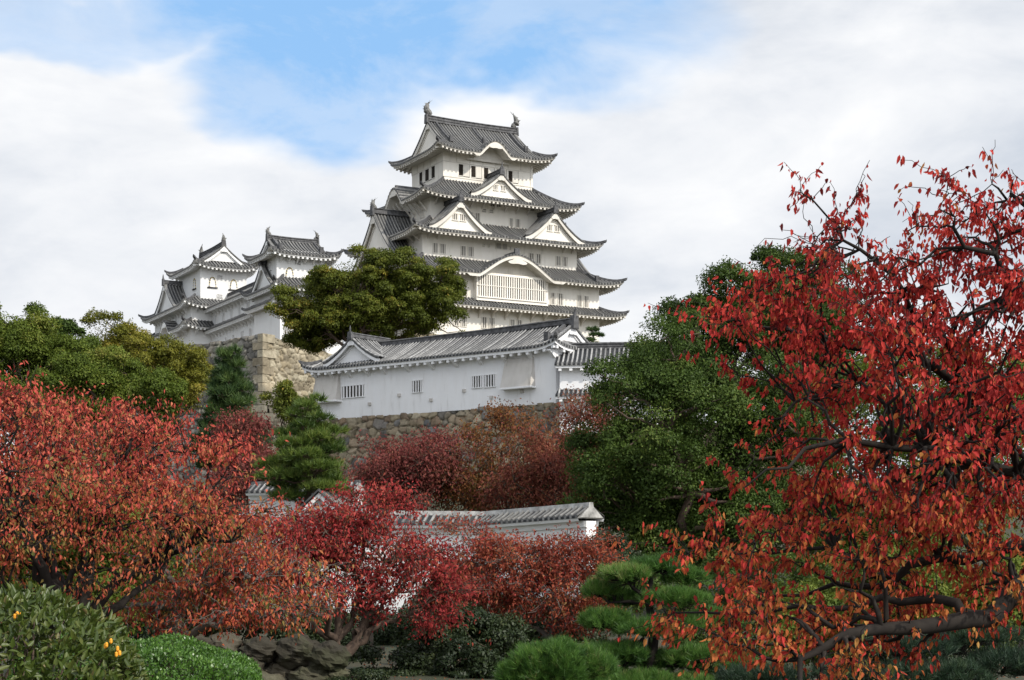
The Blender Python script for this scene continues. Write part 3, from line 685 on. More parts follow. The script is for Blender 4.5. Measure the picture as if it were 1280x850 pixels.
# ------------------------------------------------------------------ main keep
def build_keep():
    zb = 31.6
    K = thing('castle_keep', 'great white main keep of five tiled storeys, tallest building on the hill', 'castle keep', (KC[0], KC[1], zb), TH)
    W = {}
    W[1] = wall_box(K, zb, 0, 0, 14.0, 10.8, 31.6, 36.2)
    W[2] = wall_box(K, zb, 0, 0, 13.97, 10.77, 36.2, 40.7)
    W[3] = wall_box(K, zb, 0, 0, 11.76, 8.53, 40.2, 46.2)
    W[4] = wall_box(K, zb, 0, 0, 9.6, 6.3, 45.4, 51.55)
    W[5] = wall_box(K, zb, 0, 0, 6.9, 4.85, 51.5, 58.6)
    # roofs, bottom to top
    R1 = Roof(K, zb, 0, 0, 17.1, 13.0, 3.13, 2.23, 35.75, 1.15, over=2.15, U=.50, L=4); R1.hips(); R1.obj = R1.finish()
    R2 = Roof(K, zb, 0, 0, 16.6, 13.0, 4.86, 4.49, 40.0, 2.35, over=2.2, U=.62, L=4.5, kara={0: (0, 6.6, 2.75)}); R2.hips(((-1, -1), (1, -1), (1, 1)))
    R2.hipm.append(MB()); p = R2.P(0, np.array([0., 0.]), np.array([.4, 3.4]), np.array([42.82, 42.86])); R2.rid.sweep(p, .45, .4); R2.rid.box(-.35, .35, -12.9, -12.55, 42.6, 43.6)
    for xx in (-12.9, 12.9): R2.descend(xx, 4.0, 1.2)
    R2.obj = R2.finish()
    R3 = Roof(K, zb, 0, 0, 14.29, 11.41, 4.7, 5.12, 45.25, 2.55, over=2.6, U=.58, L=4.5); R3.hips(); R3.obj = R3.finish()
    R4 = Roof(K, zb, 0, 0, 12.1, 9.24, 5.21, 4.4, 50.6, 2.95, over=2.6, U=.58, L=4.5, kara={3: (0, 3.3, 2.1)}); R4.hips()
    p = R4.P(3, np.array([0., 0.]), np.array([.4, 4.0]), np.array([52.78, 52.8])); R4.rid.sweep(p, .42, .4); R4.obj = R4.finish()
    R5 = Roof(K, zb, 0, 0, 9.03, 7.40, 2.3, 2.3, 57.25, 5.2, R=7.4, over=2.2, U=.66, L=4.5, kara={0: (-.2, 3.05, 1.75), 2: (0, 3.05, 1.75)},
              g=lambda t: .70 * t + .30 * t * t, ridge='ridge'); R5.hips()
    for k in (0, 2):
        for xx in (-5.75, 5.75): R5.descend(xx, 6.9, 2.6, k)
        R5.descend(-.2 if k == 0 else 0, 6.9, 3.6, k)
    pts = R5.ridge_bar(7.0, 62.35, .6, .72, .12); R5.obj = R5.finish()
    for sg in (-1, 1): roof_fish(R5.obj, zb, sg * 6.85, 0, 63.25, sg, 0, 2.25)
    # gables of the top roof
    zf5 = lambda qv: R5.z0 + R5.zf(R5.b - np.asarray(qv, float))
    for k in (1, 3):
        Pf = lambda qv, dep, z, k=k: face_pos(k, 9.03, np.asarray(qv, float), 2.3 + .15 + np.asarray(dep, float), z)
        gable(R5.obj, zb, Pf, zf5, 5.2, 58.6, over=.36, board=.6, qmax=5.3)
    # dormers
    dormer(R4, 0, -.1, 4.1, 51.45, 54.35, 1.0, 6.0, [(-.95, -.3, 52.1, 52.75), (.2, .85, 52.1, 52.75)], board=.5)
    for s0 in (-7.35, 6.95):
        dormer(R3, 0, s0, 4.1, 46.0, 49.55, 1.0, 7.5, [(-.95, -.2, 46.95, 47.75), (.2, .95, 46.95, 47.75)], board=.55)
    # big gable on the west, and its twin on the east
    dormer(R2, 3, 0, 9.6, 40.6, 49.0, 2.1, 9.5, board=.75, scale=1.35, windows=[(-1.2, -.3, 43.2, 44.3), (.3, 1.2, 43.2, 44.3)])
    roof_fish(R2.obj, zb, -14.9, 0, 49.55, -1, 0, 1.7)
    dormer(R2, 1, 0, 9.6, 40.6, 49.0, 2.1, 9.5, board=.75, scale=1.35)
    # windows
    f = lambda w, s0, s1, z0, z1, kind='bars', nb=4, k=0, B=None: wall_feature(W[w], zb, k, B, 0, 0, s0, s1, z0, z1, kind, nb)
    for a, b in ((-4.55, -3.92), (-2.66, -2.02), (-.72, -.08), (3.08, 3.68), (1.3, 1.9)): f(5, a, b, 54.32, 55.85, 'open', B=4.85)
    for a, b in ((-3.86, -2.94), (-1.96, -1.12), (-.02, .86), (1.98, 2.72), (3.74, 4.56)): f(5, a, b, 54.28, 55.87, 'shutter', B=4.85)
    for a, b in ((-2.45, -1.6), (-.45, .45), (1.5, 2.3)): f(5, a, b, 54.3, 55.9, 'open', k=3, B=6.9)
    for a, b in ((-1.5, -.55), (.55, 1.4)): f(5, a, b, 54.28, 55.9, 'shutter', k=3, B=6.9)
    for a, b, c, d in ((2.41, 2.94, 47.75, 49.02), (3.36, 4.05, 47.75, 49.02), (-3.76, -3.2, 47.9, 49.18), (-2.87, -2.15, 47.9, 49.18)): f(4, a, b, c, d, nb=3, B=6.3)
    for a, b in ((-1.82, -1.2), (-.7, -.08)): f(4, a, b, 49.42, 49.82, 'vent', B=6.3)
    for a, b in ((-.61, 1.09), (5.4, 6.3), (-6.4, -5.4)): f(4, a, b, 50.35, 50.85, 'bars', 6, B=6.3)
    for a, b, c, d in ((-1.0, -.4, 47.6, 48.9), (1.3, 1.9, 47.6, 48.9), (3.4, 4.0, 48.3, 49.3), (4.3, 4.8, 48.3, 49.3)): f(4, a, b, c, d, nb=3, k=3, B=9.6)
    for a, b in ((-10.28, -9.58), (-9.2, -8.44), (-6.16, -5.45), (-5.07, -4.29), (4.15, 4.93), (5.26, 6.04), (8.43, 9.15), (9.45, 10.2)): f(3, a, b, 42.78, 44.05, nb=3, B=8.53)
    for a, b in ((-.89, -.06), (.06, .82)): f(3, a, b, 44.2, 44.95, nb=5, B=8.53)
    for a in (-1.9, -2.7, 1.3, 2.2): f(3, a - .13, a + .13, 44.35, 44.65, 'plain', B=8.53) if False else wall_feature(W[3], zb, 0, 8.53, 0, 0, a - .11, a + .11, 44.3, 44.6, 'vent')
    f(3, 4.6, 5.2, 43.0, 44.2, nb=3, k=3, B=11.76)
    for a, b in ((-8.37, -7.6), (-7.22, -6.4), (6.24, 6.95), (7.36, 8.17), (10.5, 11.15), (11.52, 12.2), (-12.3, -11.6), (-11.2, -10.5)): f(2, a, b, 37.0, 38.55, nb=3, B=10.77)
    for a, b in ((-4.24, -3.46), (-3.14, -2.33), (.03, .7), (1.06, 1.81), (-7.3, -6.5), (-8.4, -7.6), (4.1, 4.9), (5.3, 6.0), (8.6, 9.4), (9.8, 10.5)): f(1, a, b, 33.1, 34.5, nb=3, B=10.8)
    # large projecting lattice window
    m = MB(); m.box(-5.45, 5.35, -11.7, -10.5, 36.55, 40.25)
    bay = m.build('window_bay', M['keep_plaster'], K, zb)
    m = MB(); m.box(-5.15, 4.95, -11.73, -11.6, 37.1, 39.95, 0)
    n = 30
    for i in range(n):
        c = -5.15 + (i + .5) * 10.1 / n; m.box(c - .09, c + .09, -11.82, -11.69, 37.1, 39.95, 1)
    for z in (37.0, 38.55, 39.95): m.box(-5.3, 5.15, -11.86, -11.66, z - .06, z + .09 if z != 38.55 else z + .02, 1)
    m.build('lattice', [M['dark'], M['keep_plaster']], bay, zb)
    for s0 in np.arange(-12.6, 13, 1.97): bracket(W[1], zb, 0, 10.8, 0, 0, s0, 35.4, 1.55, .95)
    for s0 in np.arange(-9.5, 9.6, 1.95): bracket(W[1], zb, 3, 14.0, 0, 0, s0, 35.4, 1.9, .95)
    for s0 in np.arange(-8.8, 9, 1.75): strut(W[4], zb, 0, 6.3, 0, 0, s0, 50.75, 1.2, .95)
    for s0 in np.arange(-5.4, 5.6, 1.2): strut(W[4], zb, 3, 9.6, 0, 0, s0, 50.75, 1.7, 1.9)
    for s0 in (-11.0, -9.6, 9.6, 11.0): strut(W[3], zb, 0, 8.53, 0, 0, s0, 45.5, 1.2, .8)
    for s0 in (-6, 6, 7.6): strut(W[3], zb, 3, 11.76, 0, 0, s0, 45.5, 1.5, 1.1)
    # exposed timber lines on the top storey
    m = MB()
    for x in (-4.9, -2.9, -.9, 1.1, 3.0, 5.0, 6.6): m.box(x - .05, x + .05, -4.90, -4.8, 56.05, 57.4)
    m.box(-6.93, 6.93, -4.91, -4.8, 55.97, 56.07); m.box(-6.93, 6.93, -4.91, -4.8, 53.95, 54.05)
    for y in (-2.9, -.9, 1.1, 3.0): m.box(-6.95, -6.85, y - .05, y + .05, 56.05, 57.4)
    m.box(-6.96, -6.85, -4.9, 4.9, 55.97, 56.07)
    m.box(6.5, 6.6, -4.9, -4.8, 52, 57.3)
    m.build('wall_battens', M['trim'], W[5], zb)
build_keep()

# ------------------------------------------------------------------ north west small tower (far left)
IP = np.array([-45.17, 232.0])
def build_inui():
    zb = 28.0; c = IP + 3.5 * eu + 5.2 * ev
    K = thing('castle_tower', 'small white tower at far left with triangular gable facing right and bell windows', 'castle tower', (c[0], c[1], zb), TH, 'small castle towers')
    # local: top storey u -3.5..3.5, v -5.2..5.2
    W1 = wall_box(K, zb, .9, 2.3, 6.3, 9.0, 28.0, 36.9, 'plaster'); W2 = wall_box(K, zb, .9, 2.3, 6.27, 8.97, 36.9, 39.65, 'plaster')
    W3 = wall_box(K, zb, 0, 0, 3.5, 5.2, 39.6, 45.9, 'plaster')
    kw = dict(trim='plaster', p=.5, fasc=.12)
    R1 = Roof(K, zb, .9, 2.3, 8.1, 10.9, 1.83, 1.93, 36.05, 1.05, over=1.6, U=.7, L=3.5, kara={3: (1.5, 3.0, 1.7)}, **kw); R1.hips(); R1.obj = R1.finish()
    R2 = Roof(K, zb, .9, 2.3, 8.0, 10.8, 3.0, 4.0, 39.2, 1.75, over=1.6, U=.75, L=3.5, **kw); R2.hips(); R2.obj = R2.finish()
    dormer(R2, 3, -1.2, 5.2, 39.6, 43.7, 1.3, 5.5, plaster_m='plaster', board=.5)
    R3 = Roof(K, zb, 0, 0, 6.85, 4.95, 2.0, 2.0, 45.15, 3.35, R=4.95, over=1.5, U=.8, L=3.5, turn=1, **kw); R3.hips()
    R3.ridge_bar(5.2, 48.45, .5, .5, .12)
    for k in (0, 2):
        for xx in (-3.9, 3.9): R3.descend(xx, 4.5, 2.2, k) if False else None
    R3.obj = R3.finish()
    zf = lambda qv: R3.z0 + R3.zf(R3.b - np.asarray(qv, float))
    for k in (0, 2):
        Pf = lambda qv, dep, z, k=k: face_pos(k, 6.85, np.asarray(qv, float), 1.75 + np.asarray(dep, float), z)
        gable(R3.obj, zb, Pf, zf, 3.3, 46.2, plaster_m='plaster', over=.36, board=.42, qmax=3.4)
    for sg in (-1, 1): roof_fish(R3.obj, zb, 0, sg * 5.1, 48.95, 0, sg, 1.5)
    for a, b, z0, z1 in ((1.28, 2.32, 42.3, 43.75), (4.47, 5.55, 42.2, 43.65)): wall_feature(W3, zb, 0, 5.2, 0, 0, a - 3.5, b - 3.5, z0, z1, 'bell', mat='plaster')
    for a, b, z0, z1 in ((2.51, 3.28, 43.66, 44.06), (2.51, 3.28, 40.9, 41.3)): wall_feature(W3, zb, 0, 5.2, 0, 0, a - 3.5, b - 3.5, z0, z1, 'vent', mat='plaster')
    wall_feature(W3, zb, 3, 3.5, 0, 0, 2.0, 3.0, 42.3, 43.8, 'bell', mat='plaster')
    for a, z0 in ((-2.9, 37.3),): wall_feature(W2, zb, 0, 8.97, .9, 2.3, a, a + 1.0, z0, z0 + 1.2, 'bars', 3, mat='plaster')
    for a in (1.5, 5.0): wall_feature(W2, zb, 3, 6.27, .9, 2.3, a, a + .9, 37.4, 38.4, 'bars', 3, mat='plaster')
    for s0 in np.arange(-5.6, 6, 1.4):
        bracket(W2, zb, 0, 8.97, .9, 2.3, s0, 38.95, 1.2, .75, .16, 'plaster'); bracket(W1, zb, 0, 9.0, .9, 2.3, s0, 35.75, 1.2, .75, .16, 'plaster')
    for s0 in np.arange(-8, 8.5, 1.4):
        bracket(W2, zb, 3, 6.27, .9, 2.3, s0, 38.95, 1.2, .75, .16, 'plaster')
        if abs(s0 - 1.5) > 3.2: bracket(W1, zb, 3, 6.3, .9, 2.3, s0, 35.75, 1.2, .75, .16, 'plaster')
build_inui()

# ------------------------------------------------------------------ west small tower (half hidden by the tree)
NP_ = np.array([-30.156, 205.0])
def build_nishi():
    zb = 27.0; c = NP_ + 3.3 * eu + 2.9 * ev
    K = thing('castle_tower', 'small white tower half hidden behind the big olive tree beside the keep', 'castle tower', (c[0], c[1], zb), TH, 'small castle towers')
    W1 = wall_box(K, zb, .9, .4, 4.3, 4.8, 27.0, 37.8, 'plaster'); W3 = wall_box(K, zb, 0, 0, 3.3, 2.9, 36.8, 42.5, 'plaster')
    kw = dict(trim='plaster', p=.46, fasc=.12)
    R1 = Roof(K, zb, .9, .4, 5.6, 6.2, 1.4, 1.4, 35.55, .8, over=1.2, U=.5, L=3, **kw); R1.hips(((-1, -1), (1, -1))); R1.obj = R1.finish()
    R2 = Roof(K, zb, .9, .4, 5.6, 6.2, 2.5, 3.2, 37.4, 1.8, over=1.2, U=.6, L=3, **kw); R2.hips(); R2.obj = R2.finish()
    dormer(R2, 3, -.3, 4.2, 37.7, 41.1, 1.1, 4.5, plaster_m='plaster', board=.42)
    R3 = Roof(K, zb, 0, 0, 5.0, 4.6, 1.55, 1.55, 41.75, 2.5, R=4.6, over=1.45, U=.7, L=3, **kw); R3.hips()
    R3.ridge_bar(3.45, 44.1, .48, .5, .1)
    for k in (0, 2):
        for xx in (-2.8, 2.8): R3.descend(xx, 4.2, 1.7, k)
    R3.obj = R3.finish()
    zf = lambda qv: R3.z0 + R3.zf(R3.b - np.asarray(qv, float))
    for k in (1, 3):
        Pf = lambda qv, dep, z, k=k: face_pos(k, 5.0, np.asarray(qv, float), 1.7 + np.asarray(dep, float), z)
        gable(R3.obj, zb, Pf, zf, 3.1, 42.6, plaster_m='plaster', over=.3, board=.38, qmax=3.2)
    for sg in (-1, 1): roof_fish(R3.obj, zb, sg * 3.35, 0, 44.65, sg, 0, 1.4)
    for a, b, z0, z1 in ((1.23, 2.27, 38.85, 40.2), (4.35, 5.35, 38.85, 40.2)): wall_feature(W3, zb, 0, 2.9, 0, 0, a - 3.3, b - 3.3, z0, z1, 'bell', mat='plaster')
    wall_feature(W3, zb, 0, 2.9, 0, 0, -.8, -.05, 40.7, 41.2, 'vent', mat='plaster')
    wall_feature(W3, zb, 3, 3.3, 0, 0, .3, 1.2, 40.1, 41.1, 'bars', 3, mat='plaster')
    for s0 in np.arange(-2.8, 3, 1.1): bracket(W3, zb, 0, 2.9, 0, 0, s0, 41.45, 1.1, .65, .15, 'plaster')
    for s0 in (-3.4, -1.7, 0, 1.7, 3.4): wall_feature(W1, zb, 0, 4.8, .9, .4, s0 - .4, s0 + .4, 31.5, 32.8, 'bars', 3, mat='plaster')
build_nishi()

# ------------------------------------------------------------------ corridor between the two small towers
def build_corridor():
    zb = 27.0; o = NP_ + 4.2 * eu + 17.5 * ev
    K = thing('castle_corridor', 'white two storey roofed corridor joining the two small towers', 'castle corridor', (o[0], o[1], zb), TH)
    W = wall_box(K, zb, 0, 0, 3.0, 13.6, 27.0, 39.0, 'plaster')
    kw = dict(trim='plaster', p=.5, fasc=.12)
    R1 = Roof(K, zb, 0, 0, 4.3, 13.7, 1.3, .02, 35.6, .75, over=1.25, U=0, L=3, sides=(1, 3), **kw); R1.obj = R1.finish()
    R2 = Roof(K, zb, 0, 0, 13.7, 4.3, .02, .02, 38.7, 2.4, R=4.3, over=1.25, U=0, L=3, turn=1, sides=(0, 2), **kw); R2.ridge_bar(13.6, 41.0, .45, .45, 0, False); R2.obj = R2.finish()
    for s0 in np.arange(-12.6, 13, 1.4):
        bracket(W, zb, 3, 3.0, 0, 0, s0, 38.35, 1.1, .75, .16, 'plaster'); bracket(W, zb, 3, 3.0, 0, 0, s0 + .3, 35.25, 1.1, .75, .16, 'plaster')
    for i, s0 in enumerate(np.arange(-10.5, 12, 3.4)):
        wall_feature(W, zb, 3, 3.0, 0, 0, s0, s0 + .8, 36.5, 37.7, 'bars', 3, mat='plaster')
        wall_feature(W, zb, 3, 3.0, 0, 0, s0 + 1.0, s0 + 1.8, 32.6, 34.0, 'bars', 3, mat='plaster')
build_corridor()

# ------------------------------------------------------------------ long turret and its annex
def build_turret():
    zb = ZY - .1; c = y0 - ey * 14.9 + en * 3.0
    K = thing('castle_turret', 'long white plastered turret with tiled roof on stone base below the keep', 'castle turret', (c[0], c[1], zb), math.radians(-38))
    A, B = 14.7, 3.0; xo = 14.9                                        # local x = s + xo for s measured from the right corner
    W = MB(); zt = 21.6
    W.hexa([(-A - .45, -B, zb), (A, -B, zb), (A, B, zb), (-A - .45, B, zb), (-A, -B, zt), (A, -B, zt), (A, B, zt), (-A, B, zt)])
    W = W.build('wall', M['yagura_plaster'], K, zb)
    R = Roof(K, zb, -.25, 0, A + .95, B + 1.0, 1.5, 1.5, 21.35, 2.25, R=B + 1.0, over=1.0, U=.55, L=3.0, tile='tile_dark', ridge='ridge', trim='yagura_plaster', fasc=.24, p=.40, rafter=.9,
             g=lambda t: .8 * t + .2 * t * t); R.hips(wd=.32)
    xs = np.linspace(-A + 3.0, A - .2, 20); R.rid.sweep([(x, 0, 23.5 + .12 * ((x + 4) / 15) ** 2) for x in xs], .5, .42); R.rid.sweep([(x, 0, 23.92 + .12 * ((x + 4) / 15) ** 2) for x in xs], .56, .1)
    R.rid.sweep([(A - .4, 0, 23.2), (A + .05, 0, 23.2)], .85, 1.2); R.rid.tube([(A - .15, 0, 24.3), (A - .1, 0, 24.8), (A + .02, 0, 25.15)], [.16, .12, .04], 6)
    R.descend(A - .6, 3.4, 1.0, 0); R.obj = R.finish()
    zf = lambda qv: R.z0 + R.zf(R.b - np.asarray(qv, float))
    Pf = lambda qv, dep, z: np.array([-.25, 0, 0]) + face_pos(1, A + .95, np.asarray(qv, float), 1.3 + np.asarray(dep, float), z)
    gable(R.obj, zb, Pf, zf, 2.6, 22.1, plaster_m='yagura_plaster', over=.35, board=.4, qmax=2.75, tile='tile_dark')
    dormer(R, 0, -24.2 + xo + .25, 3.35, 21.95, 24.05, .75, 5.0, plaster_m='yagura_plaster', tile='tile_dark', board=.32, scale=.8, p=.4)
    for s in (-29.4, -27.21, -24.91, -22.55, -20.36, -17.32, -14.38, -11.45, -8.56, -5.71, -2.81, -.35): bracket(W, zb, 0, B, 0, 0, s + xo, 21.0, .85, .62, .3, 'yagura_plaster', False)
    f = lambda a, b, z0, z1, nb: wall_feature(W, zb, 0, B, 0, 0, a + xo, b + xo, z0, z1, 'bars', nb, mat='yagura_plaster')
    f(-26.05, -23.1, 18.4, 19.5, 7); f(-16.92, -15.71, 18.35, 19.42, 4); f(-9.64, -8.5, 18.3, 19.33, 4); f(-8.2, -6.98, 18.27, 19.34, 4)
    for a, b, z0, z1 in ((-29.6, -26.25, 18.2, 20.95), (-5.86, -2.46, 17.97, 20.6)):          # stone-drop chutes
        m = MB(); a += xo; b += xo
        m.hexa([(a, -B - .75, z0), (b, -B - .75, z0), (b, -B + .1, z0), (a, -B + .1, z0), (a + .15, -B - .18, z1), (b - .15, -B - .18, z1), (b - .15, -B + .1, z1), (a + .15, -B + .1, z1)], 0)
        m.box(a - .1, b + .1, -B - .82, -B + .05, z0 - .16, z0 - .002, 1)
        m.build('stone_drop_chute', [M['chute'], M['yagura_plaster']], W, zb)
    for s, z in ((-22.4, 17.6), (-18.6, 18.2), (-14.6, 17.5), (-10.6, 18.1), (-7.4, 17.3), (-3.9, 17.6)):
        m = MB(); m.box(s + xo - .16, s + xo + .16, -B - .16, -B + .05, z - .14, z + .14); m.build('loophole_cover', M['chute'], W, zb)
    # annex to the right
    r = math.radians(-6); p0 = np.array([4.15, 139.3]); dx = np.array([math.cos(r), math.sin(r)]); dn = np.array([-dx[1], dx[0]]); c2 = p0 + dx * 6.2 + dn * 2.5
    zb2 = 14.0
    K2 = thing('castle_annex', 'low white annex with two tiled roofs at right end of long turret', 'castle annex', (c2[0], c2[1], zb2), r)
    W2 = wall_box(K2, zb2, 0, 0, 6.2, 2.5, 13.5, 19.4, 'yagura_plaster', 'wall')
    R2 = Roof(K2, zb2, 0, 0, 6.6, 3.3, .02, .02, 19.6, 1.75, R=3.3, over=.8, U=.0, L=2, sides=(0, 2), tile='tile_dark', trim='yagura_plaster', fasc=.2, p=.4, rafter=.9)
    R2.ridge_bar(6.5, 21.25, .45, .45, 0, False); R2.obj = R2.finish()
    R3 = Roof(K2, zb2, 0, 0, 6.5, 3.55, .02, 1.05, 16.9, .55, over=.9, U=.0, L=2, sides=(0,), tile='tile_dark', trim='yagura_plaster', fasc=.18, p=.4, rafter=.9); R3.obj = R3.finish()
build_turret()

# ------------------------------------------------------------------ plaster walls with tiled copings
def coping_wall(label, P, height, zr, mat='plaster', group=None, tile='tile', rtile='ridge_pale'):
    """P: plan points, zr: ridge height at each point"""
    K = thing('plaster_wall', label, 'wall', (P[0][0], P[0][1], 0), 0, group); m = MB(); r = MB(); c = MB(); o = np.array([P[0][0], P[0][1]])
    P = np.array(P, float) - o; n = len(P); L = [0]
    for i in range(1, n): L.append(L[-1] + np.linalg.norm(P[i] - P[i - 1]))
    L = np.array(L); x, h = rib_axis(0, L[-1], .33)
    px = np.interp(x, L, P[:, 0]); py = np.interp(x, L, P[:, 1]); pz = np.interp(x, L, zr)
    tx = np.gradient(px); ty = np.gradient(py); ln = np.hypot(tx, ty); nx, ny = ty / ln, -tx / ln
    for sg in (1, -1):
        rows = []; 
        for w, dz in ((.10, 0), (.4, -.2), (.78, -.40)): rows.append(np.stack([px + sg * nx * w, py + sg * ny * w, pz + dz + h * .09], -1))
        rows.append(np.stack([px + sg * nx * .78, py + sg * ny * .78, pz - .5], -1))
        r.grid(np.stack(rows), 0, np.broadcast_to(h, (4, len(h))))
        c.grid(np.stack([np.stack([px + sg * nx * w, py + sg * ny * w, pz + dz], -1) for w, dz in ((.76, -.50), (.70, -.62), (.45, -.60), (.40, -.85), (.27, -.86))]), 0)
    xs = np.linspace(0, L[-1], 40); qx = np.interp(xs, L, P[:, 0]); qy = np.interp(xs, L, P[:, 1]); qz = np.interp(xs, L, zr)
    rid = MB(); rid.sweep(np.stack([qx, qy, qz - .03], -1), .3, .2)
    for i in range(n - 1):
        a, b = P[i], P[i + 1]; t = (b - a) / np.linalg.norm(b - a); nn = np.array([t[1], -t[0]]) * .28
        m.hexa([(*(a + nn), zr[i] - height), (*(b + nn), zr[i + 1] - height), (*(b - nn), zr[i + 1] - height), (*(a - nn), zr[i] - height),
                (*(a + nn), zr[i] - .6), (*(b + nn), zr[i + 1] - .6), (*(b - nn), zr[i + 1] - .6), (*(a - nn), zr[i] - .6)])
    m.build('wall', M[mat], K); ro = r.build('tiled_coping', M[tile], K); c.build('eave_board', M[mat], ro); rid.build('ridge_tiles', M[rtile], ro)
    # end cap
    for i, j in ((0, 1), (n - 1, n - 2)):
        d = P[i] - P[j]; d /= np.linalg.norm(d); e = MB(); nn = np.array([d[1], -d[0]])
        V = [(*(P[i] + d * .04 + nn * w), zr[i] + z) for w, z in ((-.66, -.46), (.66, -.46), (.1, -.02), (-.1, -.02))] + [(*(P[i] - d * .1 + nn * w), zr[i] + z) for w, z in ((-.74, -.5), (.74, -.5), (.1, .02), (-.1, .02))]
        e.hexa(V); e.build('end_cap', M['ridge_pale'], ro)
    return K
def pts(*a): return [at(px, 700, Y)[:2] for px, Y in a]
zrow = lambda *a: [at(0, py, Y)[2] for py, Y in a]
coping_wall('long white plaster wall with tiled coping, its right end against the dark tree', pts((300, 74), (500, 72), (607, 71), (739, 66)), 6.0, zrow((646, 74), (643, 72), (644, 71), (633, 66)), group='tile topped plaster walls')
coping_wall('white plaster wall with tiled coping behind the mid green pine', pts((315, 88), (450, 86)), 5.0, zrow((606, 88), (604, 86)), group='tile topped plaster walls', tile='tile_dark', rtile='ridge')

def gate_house():
    p = at(402, 700, 80); K = thing('gatehouse', 'small white gable ended gatehouse mostly hidden by crimson leaves', 'gatehouse', (p[0], p[1], 0), math.radians(-8))
    m = MB(); a, zr, ze = 1.35, 6.0, 4.7
    m.box(-a, a, 0, 7, -.5, ze - .05); m.build('wall', M['plaster'], K)
    r = MB(); g = MB()
    x, h = rib_axis(-.5, 7.4, .33)
    for sg in (-1, 1):
        q = np.linspace(0, 1, 5); Q, X = np.meshgrid(q, x, indexing='ij')
        r.grid(np.stack([sg * Q * (a + .55), X, zr - (zr - ze + .45) * Q + .09 * h[None, :]], -1), 0, np.broadcast_to(h, Q.shape))
        r.sweep([(sg * t * (a + .55), -.5, zr + .03 - (zr - ze + .45) * t) for t in (0, .5, 1)], .25, .12)
    ro = r.build('tiled_roof', M['tile'], K)
    g.add([(-a, -.02, ze - .05), (a, -.02, ze - .05), (0, -.02, zr - .12)], [(0, 1, 2)]); 
    for sg in (-1, 1): g.sweep([(sg * t * (a + .5), -.42, zr - .3 - (zr - ze + .45) * t) for t in (0, 1)], .12, .26)
    g.build('gable', M['plaster'], ro)
gate_house()

# ------------------------------------------------------------------ vegetation
def unit(v): return v / (np.linalg.norm(v, axis=-1, keepdims=True) + 1e-9)
def tubes(name, groups, mat, parent):
    """groups: list of (paths (K,S,3), radii (K,S), sides)"""
    Vs, Fs, n0 = [], [], 0
    for P, R, m in groups:
        if len(P) == 0: continue
        K_, S, _ = P.shape; T = unit(np.gradient(P, axis=1)); ref = np.where(np.abs(T[..., 2:3]) > .9, np.array([1., 0, 0]), np.array([0, 0, 1.]))
        A = unit(np.cross(T, ref)); B = np.cross(T, A); an = np.linspace(0, 2 * PI, m, endpoint=False)
        V = P[:, :, None, :] + R[:, :, None, None] * (np.cos(an)[None, None, :, None] * A[:, :, None, :] + np.sin(an)[None, None, :, None] * B[:, :, None, :])
        base = np.arange(K_)[:, None, None] * S * m + np.arange(S - 1)[None, :, None] * m; j = np.arange(m)[None, None, :]; j2 = (j + 1) % m
        F = np.stack([base + j, base + j2, base + m + j2, base + m + j], -1).reshape(-1, 4) + n0
        Vs.append(V.reshape(-1, 3)); Fs.append(F); n0 += K_ * S * m
    return np_mesh(name, np.concatenate(Vs), np.concatenate(Fs), mat, parent, smooth=True)
def leaf_mesh(name, C, ax, nr, ln, wd, rnd, mat, parent, six=False, fold=.25, curl=.15):
    ax = unit(ax); sd = unit(np.cross(ax, nr)); nn = np.cross(sd, ax); ln = ln[:, None]; wd = wd[:, None]; N_ = len(C)
    if six:
        b = C; t = C + ax * ln - nn * ln * curl
        l1 = C + ax * ln * .30 - sd * wd * .5 + nn * wd * fold; r1 = C + ax * ln * .30 + sd * wd * .5 + nn * wd * fold
        l2 = C + ax * ln * .66 - sd * wd * .40 + nn * (wd * fold * .8 - ln * curl * .4); r2 = C + ax * ln * .66 + sd * wd * .40 + nn * (wd * fold * .8 - ln * curl * .4)
        V = np.stack([b, r1, r2, t, l2, l1], 1).reshape(-1, 3); i = np.arange(N_)[:, None] * 6
        F = np.concatenate([i + np.array([[0, 1, 2, 3]]), i + np.array([[0, 3, 4, 5]])]); rn = np.concatenate([rnd, rnd])
    else:
        V = np.stack([C, C + ax * ln * .45 + sd * wd * .5 + nn * wd * fold, C + ax * ln - nn * ln * curl, C + ax * ln * .45 - sd * wd * .5 + nn * wd * fold], 1).reshape(-1, 3)
        i = np.arange(N_)[:, None] * 4; F = i + np.array([[0, 1, 2, 3]]); rn = rnd
    return np_mesh(name, V, F, mat, parent, face_attrs={'rnd': rn})
def bez(a, c, b, S):
    t = np.linspace(0, 1, S)[None, :, None]
    return (1 - t) ** 2 * a[:, None] + 2 * t * (1 - t) * c[:, None] + t ** 2 * b[:, None]
def blobs_px(L, Y, depth=1.0):
    """(px,py,rx,ry[,dY[,rd]]) photo sizes to world ellipsoids"""
    out = []
    for b in L:
        px, py, rx, ry = b[:4]; dy = b[4] if len(b) > 4 else 0.; Yc = Y + dy
        rd = b[5] if len(b) > 5 else (rx + ry) / 2 * Yc / F_PX * depth
        out.append((*at(px, py, Yc), rx * Yc / F_PX, rd, ry * Yc / F_PX))
    return np.array(out)
def sample_blobs(B, n, rng, lo=.35, pw=.4, ve=.85):
    vol = B[:, 3] * B[:, 4] * B[:, 5]; k = rng.choice(len(B), n, p=vol ** ve / (vol ** ve).sum())
    d = unit(rng.normal(size=(n, 3))); r = lo + (1 - lo) * rng.random(n) ** pw
    return B[k, :3] + d * r[:, None] * B[k, 3:6], k, d
